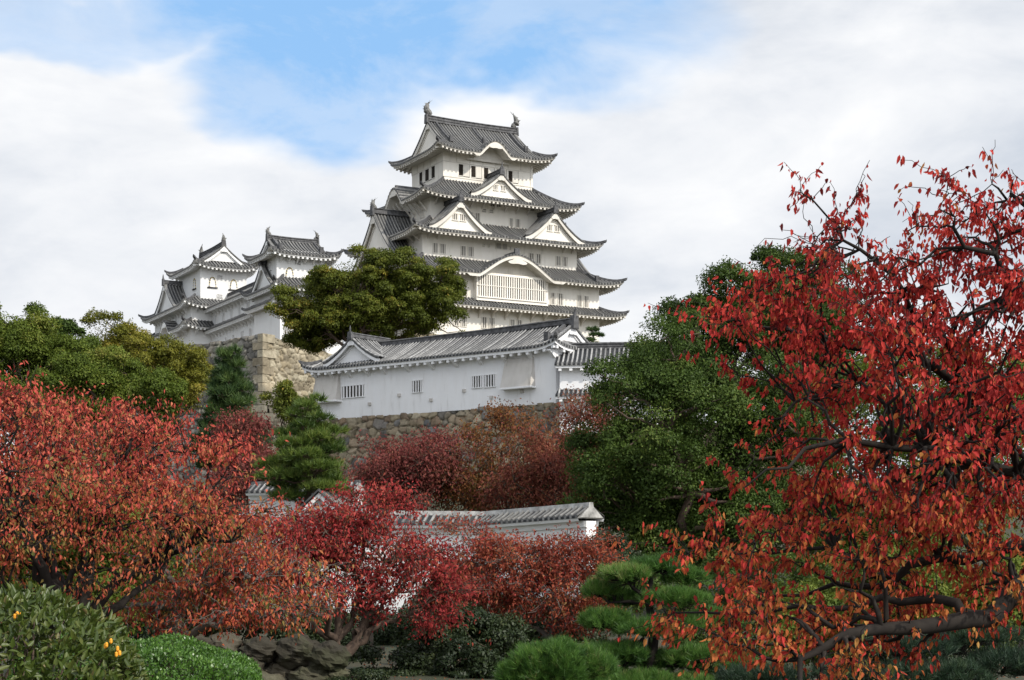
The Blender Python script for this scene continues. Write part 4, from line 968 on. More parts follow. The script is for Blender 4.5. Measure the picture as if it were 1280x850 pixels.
class Skel:
    def __init__(s, rng): s.rng = rng; s.P = np.zeros((0, 3)); s.D = np.zeros(0); s.Rr = np.zeros(0); s.groups = []
    def add_path(s, P, r, m, d0=0.0):
        """P (S,3), r (S,)"""
        s.groups.append((P[None], np.asarray(r)[None], m)); seg = np.concatenate([[0], np.cumsum(np.linalg.norm(np.diff(P, axis=0), axis=1))])
        s.P = np.concatenate([s.P, P]); s.D = np.concatenate([s.D, d0 + seg]); s.Rr = np.concatenate([s.Rr, r])
    def grow(s, T, S, rmax, rtip, m, wander=.14, lift=.12, bias=.35, add=True):
        """connect each target to the best existing node with a bent branch"""
        P0, D0, R0 = s.P, s.D, s.Rr; n = len(T); idx = np.zeros(n, int)
        for i in range(0, n, 256):
            d = np.linalg.norm(T[i:i + 256, None, :] - P0[None], axis=2); idx[i:i + 256] = np.argmin(d + bias * D0[None, :], 1)
        a = P0[idx]; L_ = np.linalg.norm(T - a, axis=1)
        c = (a + T) / 2 + s.rng.normal(size=(n, 3)) * (wander * L_)[:, None] + np.array([0, 0, 1.]) * (lift * L_)[:, None]
        Pt = bez(a, c, T, S)
        Pt[:, 1:-1] += s.rng.normal(size=Pt[:, 1:-1].shape) * (wander * .22 * L_)[:, None, None]
        r0 = np.minimum(R0[idx] * .75, rmax); R = r0[:, None] * np.linspace(1, 0, S)[None] + rtip * np.linspace(0, 1, S)[None]
        s.groups.append((Pt, R, m))
        if add:
            s.P = np.concatenate([s.P, Pt[:, 1:].reshape(-1, 3)]); s.Rr = np.concatenate([s.Rr, R[:, 1:].ravel()])
            s.D = np.concatenate([s.D, (D0[idx][:, None] + L_[:, None] * np.linspace(0, 1, S)[None, 1:]).ravel()])
        return Pt
def finish_tree(K, sk, trunk_groups, bark, twig=None):
    tubes('trunk', trunk_groups, M[bark], K)
    if sk.groups[len(trunk_groups):]: tubes('branches', sk.groups[len(trunk_groups):], M[twig or bark], K)

def cherry(label, base, fork_h, blobs, mats, seed, n_limb=7, n_sub=50, n_twig=600, per=22, leaf=(.08, .034), trunk_r=.22, lims=None, six=False,
           bark='bark_dark', twig=None, group=None, droop=.8, rtw=.006, spray=(.45, .22), over=.12, name='cherry_tree', cat='tree', tone=None, bare=0.0, spread=.10, lean=(0, 0), lo=.3, stems=1):
    """spreading deciduous tree; mats: list of (leaf material, share); tone(points)->0..1 colour bias"""
    rng = np.random.default_rng(seed); base = np.array(base, float); K = thing(name, label, cat, tuple(base), 0, group)
    B = blobs.copy(); B[:, :3] -= base; sk = Skel(rng)
    n_sp = max(8, n_twig // 9); sc_, kk, dd = sample_blobs(B, n_sp, rng, lo, .55)
    ext = np.where(rng.random(n_sp) < .3, rng.random(n_sp) * over, 0)[:, None]; sc_ = sc_ + dd * ext * B[kk, 3:6] * 2
    si = rng.integers(0, n_sp, n_twig); so = rng.normal(size=(n_twig, 3)) * np.array([1, 1, spray[1]]) * spray[0] * .7 * rng.uniform(.6, 1.3, n_sp)[si][:, None]
    tips = sc_[si] + so + dd[si] * np.linalg.norm(so, axis=1, keepdims=True) * .35
    tips[:, 2] = np.maximum(tips[:, 2], .25); sprayc = sc_
    fork = np.array([lean[0], lean[1], fork_h])
    if lims is None:
        for st in range(stems):
            off = rng.normal(size=3) * trunk_r * 1.2 * (stems > 1); off[2] = 0
            t = np.linspace(0, 1, 7)[:, None]; tp = off + t * (fork + rng.normal(size=3) * .25 * (stems > 1) * fork_h - off) + rng.normal(size=(7, 3)) * .03 * fork_h * np.sin(PI * t)
            tp[0, 2] = -.4; rr = trunk_r * np.array([1.5, 1.08, .95, .9, .85, .8, .75]) / stems ** .5; sk.add_path(tp, rr, 9)
    else:
        for li in lims:
            Q_ = np.array(li[0], float) - base
            if len(Q_) > 6: Q_[1:-1] += rng.normal(size=Q_[1:-1].shape) * .035
            sk.add_path(Q_, np.array(li[1], float), 9, float(np.linalg.norm(Q_[0] - (np.array(lims[1][0][0]) - base))))
    nt_ = len(sk.groups)
    sel = rng.choice(n_twig, n_limb, replace=False)
    best, bd = sel, 1e9                                             # spread the limb targets
    for _ in range(12 if n_limb else 0):
        sel = rng.choice(n_twig, n_limb, replace=False); D = np.linalg.norm(tips[sel][:, None] - tips[sel][None], axis=2) + np.eye(n_limb) * 99
        if -D.min(1).mean() < bd: best, bd = sel, -D.min(1).mean()
    cen = fork if lims is None else sk.P.mean(0)
    if n_limb: sk.grow(fork * .25 + tips[best] * .75 if lims is None else tips[best], 9, trunk_r * .55, trunk_r * .12, 7, .16, .10, .15)
    sub = sprayc
    sk.grow(sub, 7, trunk_r * .22, rtw * 1.6, 5, .15, .06, .25)
    tw = sk.grow(tips, 6, rtw * 2.2, rtw * .7, 3, .14, .05, .1, False)
    finish_tree(K, sk, sk.groups[:nt_], bark, twig)
    # leaves along the outer part of each twig
    n = n_twig * per; ti = np.repeat(np.arange(n_twig), per)
    if bare: 
        keep = rng.random(n) > bare * (rng.random(n_sp) ** .7)[si[ti]] * 1.15; ti = ti[keep]; n = len(ti)
    u = .18 + .84 * rng.random(n) ** .8; x = np.clip(u, 0, 1) * 5; i0 = np.minimum(x.astype(int), 4); fr = (x - i0)[:, None]
    pos = tw[ti, i0] * (1 - fr) + tw[ti, i0 + 1] * fr + rng.normal(size=(n, 3)) * spread
    tw_dir = unit(tw[ti, 5] - tw[ti, 3])
    ax = unit(tw_dir * .5 + rng.normal(size=(n, 3)) * .55 + np.array([0, 0, -droop]))
    nr = rng.normal(size=(n, 3)) * .7 + np.array([.2, -.45, .5])
    ln = leaf[0] * rng.uniform(.45, 1.3, n); wd = leaf[1] * rng.uniform(.6, 1.35, n)
    rnd = np.clip(rng.normal(.42, .19, n) + rng.normal(0, .16, n_sp)[si[ti]], 0, 1)
    if tone is not None: rnd = np.clip(rnd + tone(pos + base), 0, 1)
    ch = rng.random(n_twig)[ti] * .6 + rng.random(n) * .4; e0 = 0.
    if callable(mats): which = mats(pos + base, rng)
    else:
        cum = np.cumsum([m[1] for m in mats]); which = np.searchsorted(cum / cum[-1], np.clip(ch, 0, .999))
    names = [m[0] for m in (mats.__defaults__[0] if callable(mats) else mats)]
    for j, nm in enumerate(names):
        w = which == j
        if w.any(): leaf_mesh('leaves', pos[w], ax[w], nr[w], ln[w], wd[w], rnd[w], LM[nm], K, six)
    return K

def clump_tree(label, base, blobs, leafm, seed, n_clump=60, per=500, rc=(.9, .65), leaf=(.2, .11), trunk_r=.35, bark='bark_brown', name='broadleaf_tree', cat='tree', group=None,
               fill=.25, flatten=.92, fork=.35, holes=0.0, shell=.75, nlim=9, inner=True):
    """evergreen crown made of many leaf clumps on the ends of limbs"""
    rng = np.random.default_rng(seed); base = np.array(base, float); K = thing(name, label, cat, tuple(base), 0, group); B = blobs.copy(); B[:, :3] -= base
    nl = max(5, n_clump // 6); Lc, lk, ld = sample_blobs(B, nl, rng, shell, .6, .55); lr = rc[0] * 1.55 * rng.uniform(.75, 1.3, nl); li = rng.integers(0, nl, n_clump)
    dz = unit(rng.normal(size=(n_clump, 3)) + ld[li] * .7 + np.array([0, -.25, .35])); C = Lc[li] * .97 + dz * lr[li][:, None] * np.array([1, 1, .8]) * .85
    top = (B[:, 2] + B[:, 5]).max(); cen = np.average(B[:, :3], axis=0, weights=B[:, 3] * B[:, 5]); fk = np.array([cen[0] * .6, cen[1] * .6, max(.2, (B[:, 2] - B[:, 5]).min() * .5 + cen[2] * .5 * fork)])
    sk = Skel(rng); t = np.linspace(0, 1, 8)[:, None]; tp = t * fk + rng.normal(size=(8, 3)) * .02 * fk[2] * np.sin(PI * t); tp[0, 2] = -.6
    sk.add_path(tp, trunk_r * np.array([1.5, 1.15, 1.0, .95, .9, .85, .8, .72]), 9)
    sk.grow(C[rng.choice(n_clump, min(nlim, n_clump), replace=False)] * .8 + cen * .2, 9, trunk_r * .5, trunk_r * .12, 7, .14, .08, .15)
    sk.grow(C, 7, trunk_r * .25, .02, 5, .14, .05, .25)
    n = n_clump * per; ci = np.repeat(np.arange(n_clump), per); size = rng.uniform(.45, .85, n_clump)
    dl = unit(rng.normal(size=(n, 3))); dl[:, 2] = np.where(rng.random(n) < .72, np.abs(dl[:, 2]), dl[:, 2]); rr = rng.random(n) ** .33
    rad = np.array([rc[0], rc[0], rc[0] * flatten]) * size[ci][:, None]
    lump = 1 + .25 * np.sin(dl[:, 0] * 5 + ci) * np.cos(dl[:, 1] * 4 + ci * 1.7)
    pos = C[ci] + dl * (rr * lump)[:, None] * rad
    if fill:                                                 # leaves deeper inside
        nf = int(n * fill); p2, _, d2 = sample_blobs(B, nf, rng, .2, .7); pos = np.concatenate([pos, p2 * .92 + cen * .08]); dl = np.concatenate([dl, d2]); ci = np.concatenate([ci, rng.integers(0, n_clump, nf)]); n += nf
    pos[:, 2] = np.maximum(pos[:, 2], .05)
    ax = unit(dl * .3 + rng.normal(size=(n, 3)) * .7 + np.array([0, 0, -.35])); nr = dl * 1.5 + rng.normal(size=(n, 3)) * .38 + np.array([0, 0, .45])
    ln = leaf[0] * rng.uniform(.6, 1.25, n); wd = leaf[1] * rng.uniform(.7, 1.2, n)
    rnd = np.clip(rng.normal(.45, .16, n) + rng.normal(0, .12, n_clump)[ci] + rng.normal(0, .12, nl)[li[ci]], 0, 1)
    leaf_mesh('leaves', pos, ax, nr, ln, wd, rnd, LM[leafm], K)
    finish_tree(K, sk, sk.groups[:1], bark)
    return K

def needles(name, T, axis, n_per, ln, wd, cone, rng, mat, parent, rnd_t):
    n = len(T) * n_per; ti = np.repeat(np.arange(len(T)), n_per)
    d = unit(axis[ti] + rng.normal(size=(n, 3)) * cone); L_ = ln * rng.uniform(.7, 1.15, n)[:, None]
    sd = unit(np.cross(d, rng.normal(size=(n, 3)))) * wd
    b = T[ti] + rng.normal(size=(n, 3)) * ln * .10
    V = np.stack([b - sd, b + sd, b + d * L_], 1).reshape(-1, 3); F = np.arange(n * 3).reshape(-1, 3)
    return np_mesh(name, V, F, LM[mat], parent, face_attrs={'rnd': np.clip(rnd_t[ti] + rng.normal(0, .13, n), 0, 1)})
def pine(label, base, trunk, pads, mat, seed, tuft=250, npt=16, ln=.12, wd=.003, cone=.55, trunk_r=.12, bark='bark_brown', name='pine_tree', cat='tree', group=None, under=.12, updir=1.0):
    """trunk: world polyline; pads: world ellipsoids, each a cloud of needle tufts on a branch"""
    rng = np.random.default_rng(seed); base = np.array(base, float); K = thing(name, label, cat, tuple(base), 0, group); sk = Skel(rng)
    tp = np.array(trunk, float) - base; sk.add_path(tp, np.linspace(trunk_r * 1.25, trunk_r * .3, len(tp)), 9)
    B = pads.copy(); B[:, :3] -= base
    sk.grow(B[:, :3] - np.array([0, 0, 1]) * B[:, 5:6] * .3, 8, trunk_r * .5, trunk_r * .14, 6, .12, .02, .1)
    T = []; A = []; R = []
    ar = B[:, 3] * B[:, 4]; cnt = np.maximum(8, (tuft * ar / ar.mean()).astype(int))
    for b, c in zip(B, cnt):
        d = unit(rng.normal(size=(c, 3))); d[:, 2] = np.abs(d[:, 2]); lowm = rng.random(c) < under; d[lowm, 2] *= -.5
        lump = 1 + .14 * np.sin(d[:, 0] * 6 + b[0] * 3) + .12 * np.cos(d[:, 1] * 7 + b[2] * 5)
        T.append(b[:3] + d * b[3:6] * (rng.random(c) ** .25 * lump)[:, None]); A.append(unit(d * .8 + np.array([0, 0, updir]) + rng.normal(size=(c, 3)) * .25)); R.append(np.clip(rng.normal(.42, .14) + .22 * rng.normal(size=c), 0, 1))
    T = np.concatenate(T); A = np.concatenate(A); R = np.concatenate(R)
    sel = rng.random(len(T)) < .35
    sk.grow(T[sel], 5, trunk_r * .12, max(.004, trunk_r * .03), 3, .1, .0, .15)
    needles('needles', T, A, npt, ln, wd, cone, rng, mat, K, R)
    finish_tree(K, sk, sk.groups[:1], bark)
    return K
def gz(x, y): return float(ground_h(np.array(x), np.array(y)))
def ground_at(px, Y): p = at(px, 700, Y); return (p[0], p[1], gz(p[0], p[1]))

# ---- the big red cherry close on the right
def right_cherry():
    Y = 12.0
    def pl(L, r0, r1):
        P = np.array([at(a, b, c) for a, b, c in L]); n = 14; t = np.linspace(0, len(P) - 1, n); i = np.minimum(t.astype(int), len(P) - 2); f = (t - i)[:, None]
        Q = P[i] * (1 - f) + P[i + 1] * f; Q[1:-1] = (Q[:-2] + Q[1:-1] * 2 + Q[2:]) / 4
        return Q, np.linspace(r0, r1, n)
    b = np.array([at(1500, 700, 12.2)[0], 12.2, 0]); b[2] = gz(b[0], b[1])
    lims = [(np.array([b + [0, 0, -.4], b + [0, 0, .6], b + [-.05, 0, 1.3], b + [-.1, -.05, 2.0], b + [0, 0, 3.0]]), np.array([.3, .22, .2, .19, .16])),
            pl([(1495, 690, 12.2), (1390, 715, 12.0), (1280, 738, 11.8), (1215, 770, 11.6), (1160, 795, 11.4), (1090, 780, 11.2), (1020, 808, 11), (1000, 860, 10.9)], .11, .016),
            pl([(1215, 770, 11.6), (1170, 752, 11.8), (1090, 758, 12), (980, 766, 12.2), (840, 766, 12.4)], .045, .006),
            pl([(1500, 640, 12.2), (1400, 660, 12.4), (1280, 688, 12.6), (1190, 700, 12.6), (1120, 722, 12.7), (1060, 738, 12.9), (960, 745, 13)], .075, .010),
            pl([(1500, 560, 12.2), (1380, 560, 12.5), (1280, 520, 12.8), (1220, 490, 13), (1150, 450, 13.1), (1080, 430, 13.2), (980, 420, 13.3), (900, 390, 13.4)], .085, .006),
            pl([(1220, 490, 13), (1180, 430, 12.7), (1120, 360, 12.4), (1060, 300, 12.2), (1000, 240, 12)], .035, .004),
            pl([(1500, 540, 12.2), (1380, 450, 12), (1280, 370, 11.8), (1210, 310, 11.7), (1175, 262, 11.6)], .06, .004),
            pl([(1380, 450, 12), (1330, 330, 12), (1280, 260, 12), (1240, 230, 12)], .045, .005),
            pl([(1390, 620, 12.3), (1280, 590, 12), (1180, 560, 11.7), (1080, 540, 11.5), (1000, 570, 11.4), (930, 610, 11.3)], .05, .005),
            pl([(1120, 722, 12.7), (1060, 690, 12.2), (980, 690, 12), (860, 690, 11.8)], .025, .004),
            pl([(1150, 450, 13.1), (1080, 470, 12.8), (1000, 500, 12.5), (950, 560, 12.3)], .03, .004)]
    bl = blobs_px([(1190, 420, 140, 120, 0, 1.5), (1090, 380, 120, 90, .4, 1.3), (1260, 330, 90, 90, 0, 1.2), (1060, 290, 75, 50, 0, .8), (1000, 430, 110, 60, .6, 1.1), (1010, 255, 35, 30, 0, .5), (1080, 240, 25, 30, 0, .5), (1230, 262, 60, 35, 0, .6), (1170, 262, 40, 30, -.3, .5), (1165, 235, 14, 18, -.4, .3), (1275, 250, 20, 25, 0, .4),
                   (1150, 560, 150, 90, 0, 1.4), (1030, 520, 90, 60, 0, 1.0), (1230, 650, 110, 80, .4, 1.3), (1090, 650, 130, 70, 0, 1.2), (960, 690, 100, 45, 0, .9), (880, 700, 45, 22, 0, .5), (920, 770, 100, 40, 0, .9), (860, 765, 45, 20, .4, .4),
                   (1040, 790, 120, 60, -.3, 1.1), (960, 580, 40, 50, 0, .5), (1180, 740, 110, 50, .5, 1.0), (950, 380, 70, 35, .8, .6), (880, 400, 25, 25, 1, .4), (1240, 520, 90, 80, .3, 1.2), (1250, 430, 60, 60, -.4, 1.0), (1200, 620, 90, 50, -.5, 1.0), (1240, 720, 70, 40, 0, 1.0)], Y)
    def pick(p, rng, d=(('cherry_near', 1), ('cherry_low', 1))):
        pyv = HOR - (p[:, 2] - CAM_Z) / p[:, 1] * F_PX
        return (rng.random(len(p)) < np.clip((pyv - 470) / 330, .04, .85)).astype(int)
    cherry('huge red leaved cherry close by on the right, branches reaching in from beyond', b, 2, bl, pick, 41, n_limb=0, n_twig=3100, per=13, spray=(.28, .5), leaf=(.058, .0245), trunk_r=.11, lims=lims, six=True,
           bark='bark_dark', twig='bark_dark', droop=1.5, rtw=.0030, spread=.022, lo=.1, group='red leaved cherry trees', bare=.55)
right_cherry()

# ---- cherries on the left and in the middle
CG = 'red leaved cherry trees'
def lowpick(a, y0_, y1_, d):
    def f(p, rng, d=d):
        pyv = HOR - (p[:, 2] - CAM_Z) / p[:, 1] * F_PX
        return (rng.random(len(p)) < np.clip((pyv - y0_) / (y1_ - y0_), .05, .8)).astype(int)
    return f
gb = ground_at(80, 25)
cherry('broad red orange cherry filling the left side above the large leafy bush', gb, 1.5, blobs_px([(50, 540, 120, 55, 1), (-50, 550, 110, 80), (150, 560, 110, 50, 1), (235, 590, 80, 50), (60, 610, 110, 45, -1), (160, 640, 120, 50, -1), (255, 640, 80, 42), (20, 680, 90, 45, -1.4), (110, 715, 100, 30, -1.4), (-70, 670, 110, 80), (20, 505, 80, 35, 2), (130, 520, 80, 35, 2)], 25),
       lowpick(0, 540, 740, (('cherry_left', 1), ('cherry_left_low', 1))), 7, n_limb=12, n_twig=2300, per=22, bare=.6, leaf=(.088, .034), trunk_r=.20, spread=.10, spray=(.50, .25), group=CG, bark='bark_dark', twig='bark_dark', rtw=.006, droop=1.2, over=.10)
gb = ground_at(225, 27)
cherry('sparse twiggy orange cherry between the broad left cherry and the crimson one', gb, 2.0, blobs_px([(270, 700, 90, 36), (340, 720, 70, 30), (300, 755, 100, 24), (220, 755, 80, 26), (380, 760, 40, 20), (250, 660, 60, 22)], 27),
       [('cherry_left', .5), ('cherry_left_low', .5)], 9, n_limb=8, n_twig=1050, per=11, leaf=(.10, .038), trunk_r=.15, spread=.10, group=CG, bark='bark_grey', twig='bark_grey', rtw=.006, bare=.6, droop=1.4)
gb = ground_at(428, 36)
cherry('bright crimson cherry with forked trunk in the middle of the garden', gb, .75, blobs_px([(420, 665, 75, 22), (370, 690, 75, 24), (470, 690, 80, 26), (430, 725, 80, 22), (510, 735, 55, 26), (535, 700, 40, 26), (470, 636, 42, 20), (478, 616, 20, 10), (430, 645, 40, 14), (520, 772, 45, 18), (345, 665, 40, 20), (560, 745, 25, 22), (350, 715, 45, 20)], 36),
       [('cherry_crimson', .72), ('cherry_brown', .28)], 12, n_limb=10, n_twig=1500, per=22, bare=.5, leaf=(.105, .044), trunk_r=.24, spread=.13, spray=(.55, .16), group=CG, bark='bark_brown', rtw=.009, stems=2)
gb = ground_at(690, 47)
cherry('brownish red cherry with pale fanned stems before the white wall', gb, .9, blobs_px([(650, 702, 70, 24), (700, 694, 45, 26), (620, 725, 60, 26), (690, 735, 60, 30), (590, 690, 26, 32), (735, 690, 22, 28), (568, 665, 10, 22), (600, 770, 36, 18), (720, 765, 36, 20), (640, 760, 40, 14)], 47),
       [('cherry_brown', .85), ('cherry_crimson', .15)], 14, n_limb=11, n_twig=1300, per=24, bare=.4, leaf=(.115, .05), trunk_r=.16, spread=.16, spray=(.6, .2), group=CG, bark='bark_grey', twig='bark_grey', rtw=.012, stems=3)
far = [((505, 590), [(505, 588, 48, 34), (535, 570, 42, 30), (475, 615, 36, 22)], 'cherry_far_red', 'far dull crimson cherry left in the row under the turret base', 96),
       ((600, 590), [(590, 580, 48, 38), (628, 547, 46, 30), (610, 612, 58, 28), (560, 600, 40, 25)], 'cherry_far_olive', 'far olive orange cherry in the row under the turret base', 98),
       ((690, 590), [(690, 564, 48, 36), (665, 602, 48, 30), (710, 605, 42, 32)], 'cherry_far', 'far rusty red cherry right in the row under the turret base', 94),
       ((735, 560), [(738, 520, 32, 30), (752, 550, 38, 40), (725, 575, 30, 40)], 'cherry_far', 'far brown leaved cherry close to the dark evergreen and annex', 102)]
for i, ((px, py), bl, mt, lab, Y) in enumerate(far):
    gb = ground_at(px, Y)
    cherry(lab, gb, 1.6, blobs_px(bl, Y), [(mt, .8), ('cherry_far_red' if i % 2 else 'cherry_far', .2)], 20 + i, n_limb=9, n_twig=520, per=30, leaf=(.21, .10), trunk_r=.24, spread=.32, spray=(1.1, .35), group=CG, bark='bark_brown', rtw=.02)
for i, (px, Y, bl, lab) in enumerate(((300, 104, [(300, 543, 28, 22), (318, 560, 18, 18)], 'small red cherry in front of the dark pointed pine'), (312, 90, [(318, 588, 34, 17), (300, 605, 30, 18)], 'small low red cherry beside the mid green pine'))):
    gb = ground_at(px, Y)
    cherry(lab, gb, 1.5, blobs_px(bl, Y), [('cherry_far_red', 1)], 30 + i, n_limb=5, n_twig=200, per=30, leaf=(.2, .1), trunk_r=.16, spread=.28, spray=(.8, .4), group=CG, bark='bark_brown', rtw=.02)

# ---- evergreen trees
EG = 'evergreen trees round the castle hill'
clump_tree('large dark green camphor tree right of the white wall', ground_at(850, 70), blobs_px([(850, 560, 105, 85), (800, 480, 40, 46), (775, 530, 40, 40), (788, 462, 30, 32), (770, 500, 34, 30), (890, 480, 75, 60), (785, 600, 60, 75), (950, 590, 80, 80), (850, 640, 90, 50), (985, 500, 60, 60), (800, 670, 55, 32), (900, 680, 90, 40), (990, 670, 60, 50)], 70), 'camphor', 50, 330, 540, (1.15, .7), (.145, .075), .6, group=EG, fill=.22)
clump_tree('taller dark evergreen behind the camphor against the sky', ground_at(930, 84), blobs_px([(925, 400, 70, 50), (960, 375, 60, 45), (880, 420, 45, 42), (1010, 400, 60, 50), (1000, 450, 90, 70), (985, 358, 50, 32), (852, 412, 28, 28), (925, 368, 50, 30), (870, 450, 60, 50)], 84), 'camphor', 51, 230, 520, (1.2, .75), (.16, .085), .5, group=EG, fill=.22)
clump_tree('green evergreen behind the huge red cherry on the right', ground_at(1150, 76), blobs_px([(1130, 520, 100, 90), (1220, 560, 100, 110), (1060, 600, 70, 90), (1150, 660, 140, 60), (1290, 520, 80, 90), (1090, 690, 90, 35)], 76), 'camphor_light', 52, 170, 480, (1.2, .7), (.17, .09), .5, group=EG, fill=.35)
clump_tree('bright green round evergreen at the far left edge', ground_at(30, 118), blobs_px([(10, 430, 45, 45), (50, 440, 45, 38), (-40, 430, 50, 55), (90, 455, 45, 38), (20, 480, 80, 40)], 118), 'camphor_light', 53, 190, 520, (1.25, .75), (.19, .10), .45, group=EG, fill=.3)
clump_tree('mid green evergreen behind the top of the left cherry', ground_at(130, 108), blobs_px([(120, 475, 45, 28), (165, 490, 40, 25), (90, 495, 60, 25), (200, 500, 40, 30)], 108), 'camphor_light', 54, 120, 480, (1.1, .7), (.18, .10), .35, group=EG, fill=.3)
clump_tree('loose yellow green tree standing against the sky at left', ground_at(138, 126), blobs_px([(135, 425, 30, 24), (150, 445, 22, 22), (115, 435, 20, 18), (140, 465, 26, 22)], 126), 'yellow_green', 55, 70, 420, (1.0, .65), (.18, .10), .3, group=EG, fill=.12)
clump_tree('yellow green tree below the far left castle tower', ground_at(205, 122), blobs_px([(205, 450, 32, 26), (228, 470, 30, 24), (182, 475, 30, 26), (212, 500, 48, 25), (245, 478, 22, 20)], 122), 'yellow_green', 56, 110, 450, (1.05, .65), (.18, .10), .35, group=EG, fill=.18)
clump_tree('dark small evergreen peeping between left trees on skyline', ground_at(80, 128), blobs_px([(82, 408, 16, 9), (75, 425, 22, 16)], 128), 'camphor', 57, 22, 300, (.9, .6), (.24, .13), .3, group=EG, fill=.3)
p = at(452, 700, 178); 
clump_tree('big olive green tree standing before the left side of the keep', (p[0], p[1], ZY - .4), blobs_px([(440, 355, 48, 34), (490, 345, 45, 28), (535, 358, 36, 26), (556, 375, 20, 18), (510, 378, 50, 30), (460, 372, 55, 34), (395, 375, 40, 28), (358, 376, 26, 24), (356, 394, 22, 13), (500, 395, 55, 26), (550, 398, 32, 18), (440, 400, 55, 26), (400, 405, 40, 16), (470, 325, 32, 12)], 178), 'olive', 58, 420, 480, (1.35, .9), (.27, .14), .55, group=EG, fill=.10, shell=.5, flatten=.72)
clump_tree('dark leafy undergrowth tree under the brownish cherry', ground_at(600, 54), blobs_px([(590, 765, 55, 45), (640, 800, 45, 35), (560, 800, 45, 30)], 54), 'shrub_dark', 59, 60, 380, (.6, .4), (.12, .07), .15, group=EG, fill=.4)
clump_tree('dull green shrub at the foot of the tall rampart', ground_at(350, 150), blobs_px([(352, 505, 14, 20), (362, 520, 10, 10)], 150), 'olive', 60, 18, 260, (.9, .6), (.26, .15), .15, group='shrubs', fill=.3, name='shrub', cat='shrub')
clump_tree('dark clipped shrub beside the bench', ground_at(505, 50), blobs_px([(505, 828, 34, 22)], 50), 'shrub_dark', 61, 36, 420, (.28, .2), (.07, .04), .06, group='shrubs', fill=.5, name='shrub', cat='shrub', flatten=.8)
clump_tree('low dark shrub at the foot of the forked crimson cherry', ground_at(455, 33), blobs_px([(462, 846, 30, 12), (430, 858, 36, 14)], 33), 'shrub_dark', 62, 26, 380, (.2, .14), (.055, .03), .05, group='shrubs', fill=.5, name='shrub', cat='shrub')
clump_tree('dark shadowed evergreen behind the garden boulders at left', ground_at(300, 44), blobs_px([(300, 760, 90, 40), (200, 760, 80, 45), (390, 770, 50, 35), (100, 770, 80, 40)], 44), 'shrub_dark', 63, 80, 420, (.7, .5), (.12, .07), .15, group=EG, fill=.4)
clump_tree('yellow green bush low behind branches of the huge right cherry', ground_at(1010, 30), blobs_px([(1010, 810, 70, 30), (1150, 800, 70, 40), (1090, 755, 70, 36), (1240, 770, 60, 60), (1040, 750, 60, 36), (1180, 730, 80, 40)], 30), 'camphor_light', 64, 120, 420, (.45, .3), (.085, .045), .10, group='shrubs', fill=.35, name='shrub', cat='shrub')

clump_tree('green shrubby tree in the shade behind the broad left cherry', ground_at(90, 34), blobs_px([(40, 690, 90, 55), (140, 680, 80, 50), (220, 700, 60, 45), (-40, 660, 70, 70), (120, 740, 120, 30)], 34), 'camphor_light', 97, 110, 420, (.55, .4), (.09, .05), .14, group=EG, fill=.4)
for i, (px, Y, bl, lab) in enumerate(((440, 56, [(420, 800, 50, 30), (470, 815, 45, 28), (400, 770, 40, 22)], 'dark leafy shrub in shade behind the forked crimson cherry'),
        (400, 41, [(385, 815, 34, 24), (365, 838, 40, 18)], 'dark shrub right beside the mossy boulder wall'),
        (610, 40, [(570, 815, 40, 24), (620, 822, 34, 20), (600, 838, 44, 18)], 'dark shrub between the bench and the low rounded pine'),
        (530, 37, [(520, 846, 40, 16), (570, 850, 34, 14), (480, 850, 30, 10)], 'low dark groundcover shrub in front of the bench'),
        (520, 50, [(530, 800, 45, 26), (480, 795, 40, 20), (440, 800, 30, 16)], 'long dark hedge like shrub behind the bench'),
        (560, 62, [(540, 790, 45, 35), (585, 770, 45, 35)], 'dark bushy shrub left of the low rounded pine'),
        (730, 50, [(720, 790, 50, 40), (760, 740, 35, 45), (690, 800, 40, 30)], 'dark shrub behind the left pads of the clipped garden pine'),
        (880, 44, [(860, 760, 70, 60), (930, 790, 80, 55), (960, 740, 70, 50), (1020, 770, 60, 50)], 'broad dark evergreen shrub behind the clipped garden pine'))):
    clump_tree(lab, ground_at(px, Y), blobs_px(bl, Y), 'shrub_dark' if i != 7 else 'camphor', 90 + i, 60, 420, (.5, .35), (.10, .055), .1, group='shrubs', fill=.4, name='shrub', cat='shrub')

# ---- pines
PG = 'pine trees'
def pine_auto(label, px, Y, top, bottom, halfw, mat, seed, n=26, flat_=.42, **kw):
    rng = np.random.default_rng(seed); b = np.array(ground_at(px, Y)); pads = []
    for i in range(n):
        t = (i + .5) / n; py = top + (bottom - top) * t; w = halfw * (.18 + .82 * t ** .75) * rng.uniform(.65, 1.1); an = i * 2.4 + rng.uniform(-.4, .4)
        c = at(px, py, Y); r = w * Y / F_PX; c[0] += math.cos(an) * r * .66; c[1] += math.sin(an) * r * .66
        pr = r * rng.uniform(.36, .5) + .25; pads.append((*c, pr, pr, pr * flat_))
    tr = [b + [0, 0, -.3]] + [b * (1 - t) + at(px, top, Y) * t + np.array([rng.normal() * .12, rng.normal() * .12, 0]) for t in np.linspace(.15, 1, 7)]
    return pine(label, b, tr, np.array(pads), mat, seed, group=PG, **kw)
pine_auto('dark pointed pine in front of the tall rampart corner', 287, 108, 438, 590, 46, 'pine_far', 70, 40, .5, tuft=70, npt=14, ln=.55, wd=.028, cone=.5, trunk_r=.22, updir=.9)
pine_auto('mid green layered pine between rampart and turret base', 387, 82, 498, 625, 66, 'pine_mid', 71, 26, .30, tuft=75, npt=16, ln=.40, wd=.022, cone=.5, trunk_r=.2, updir=1.1)
b = np.array(ground_at(815, 27))
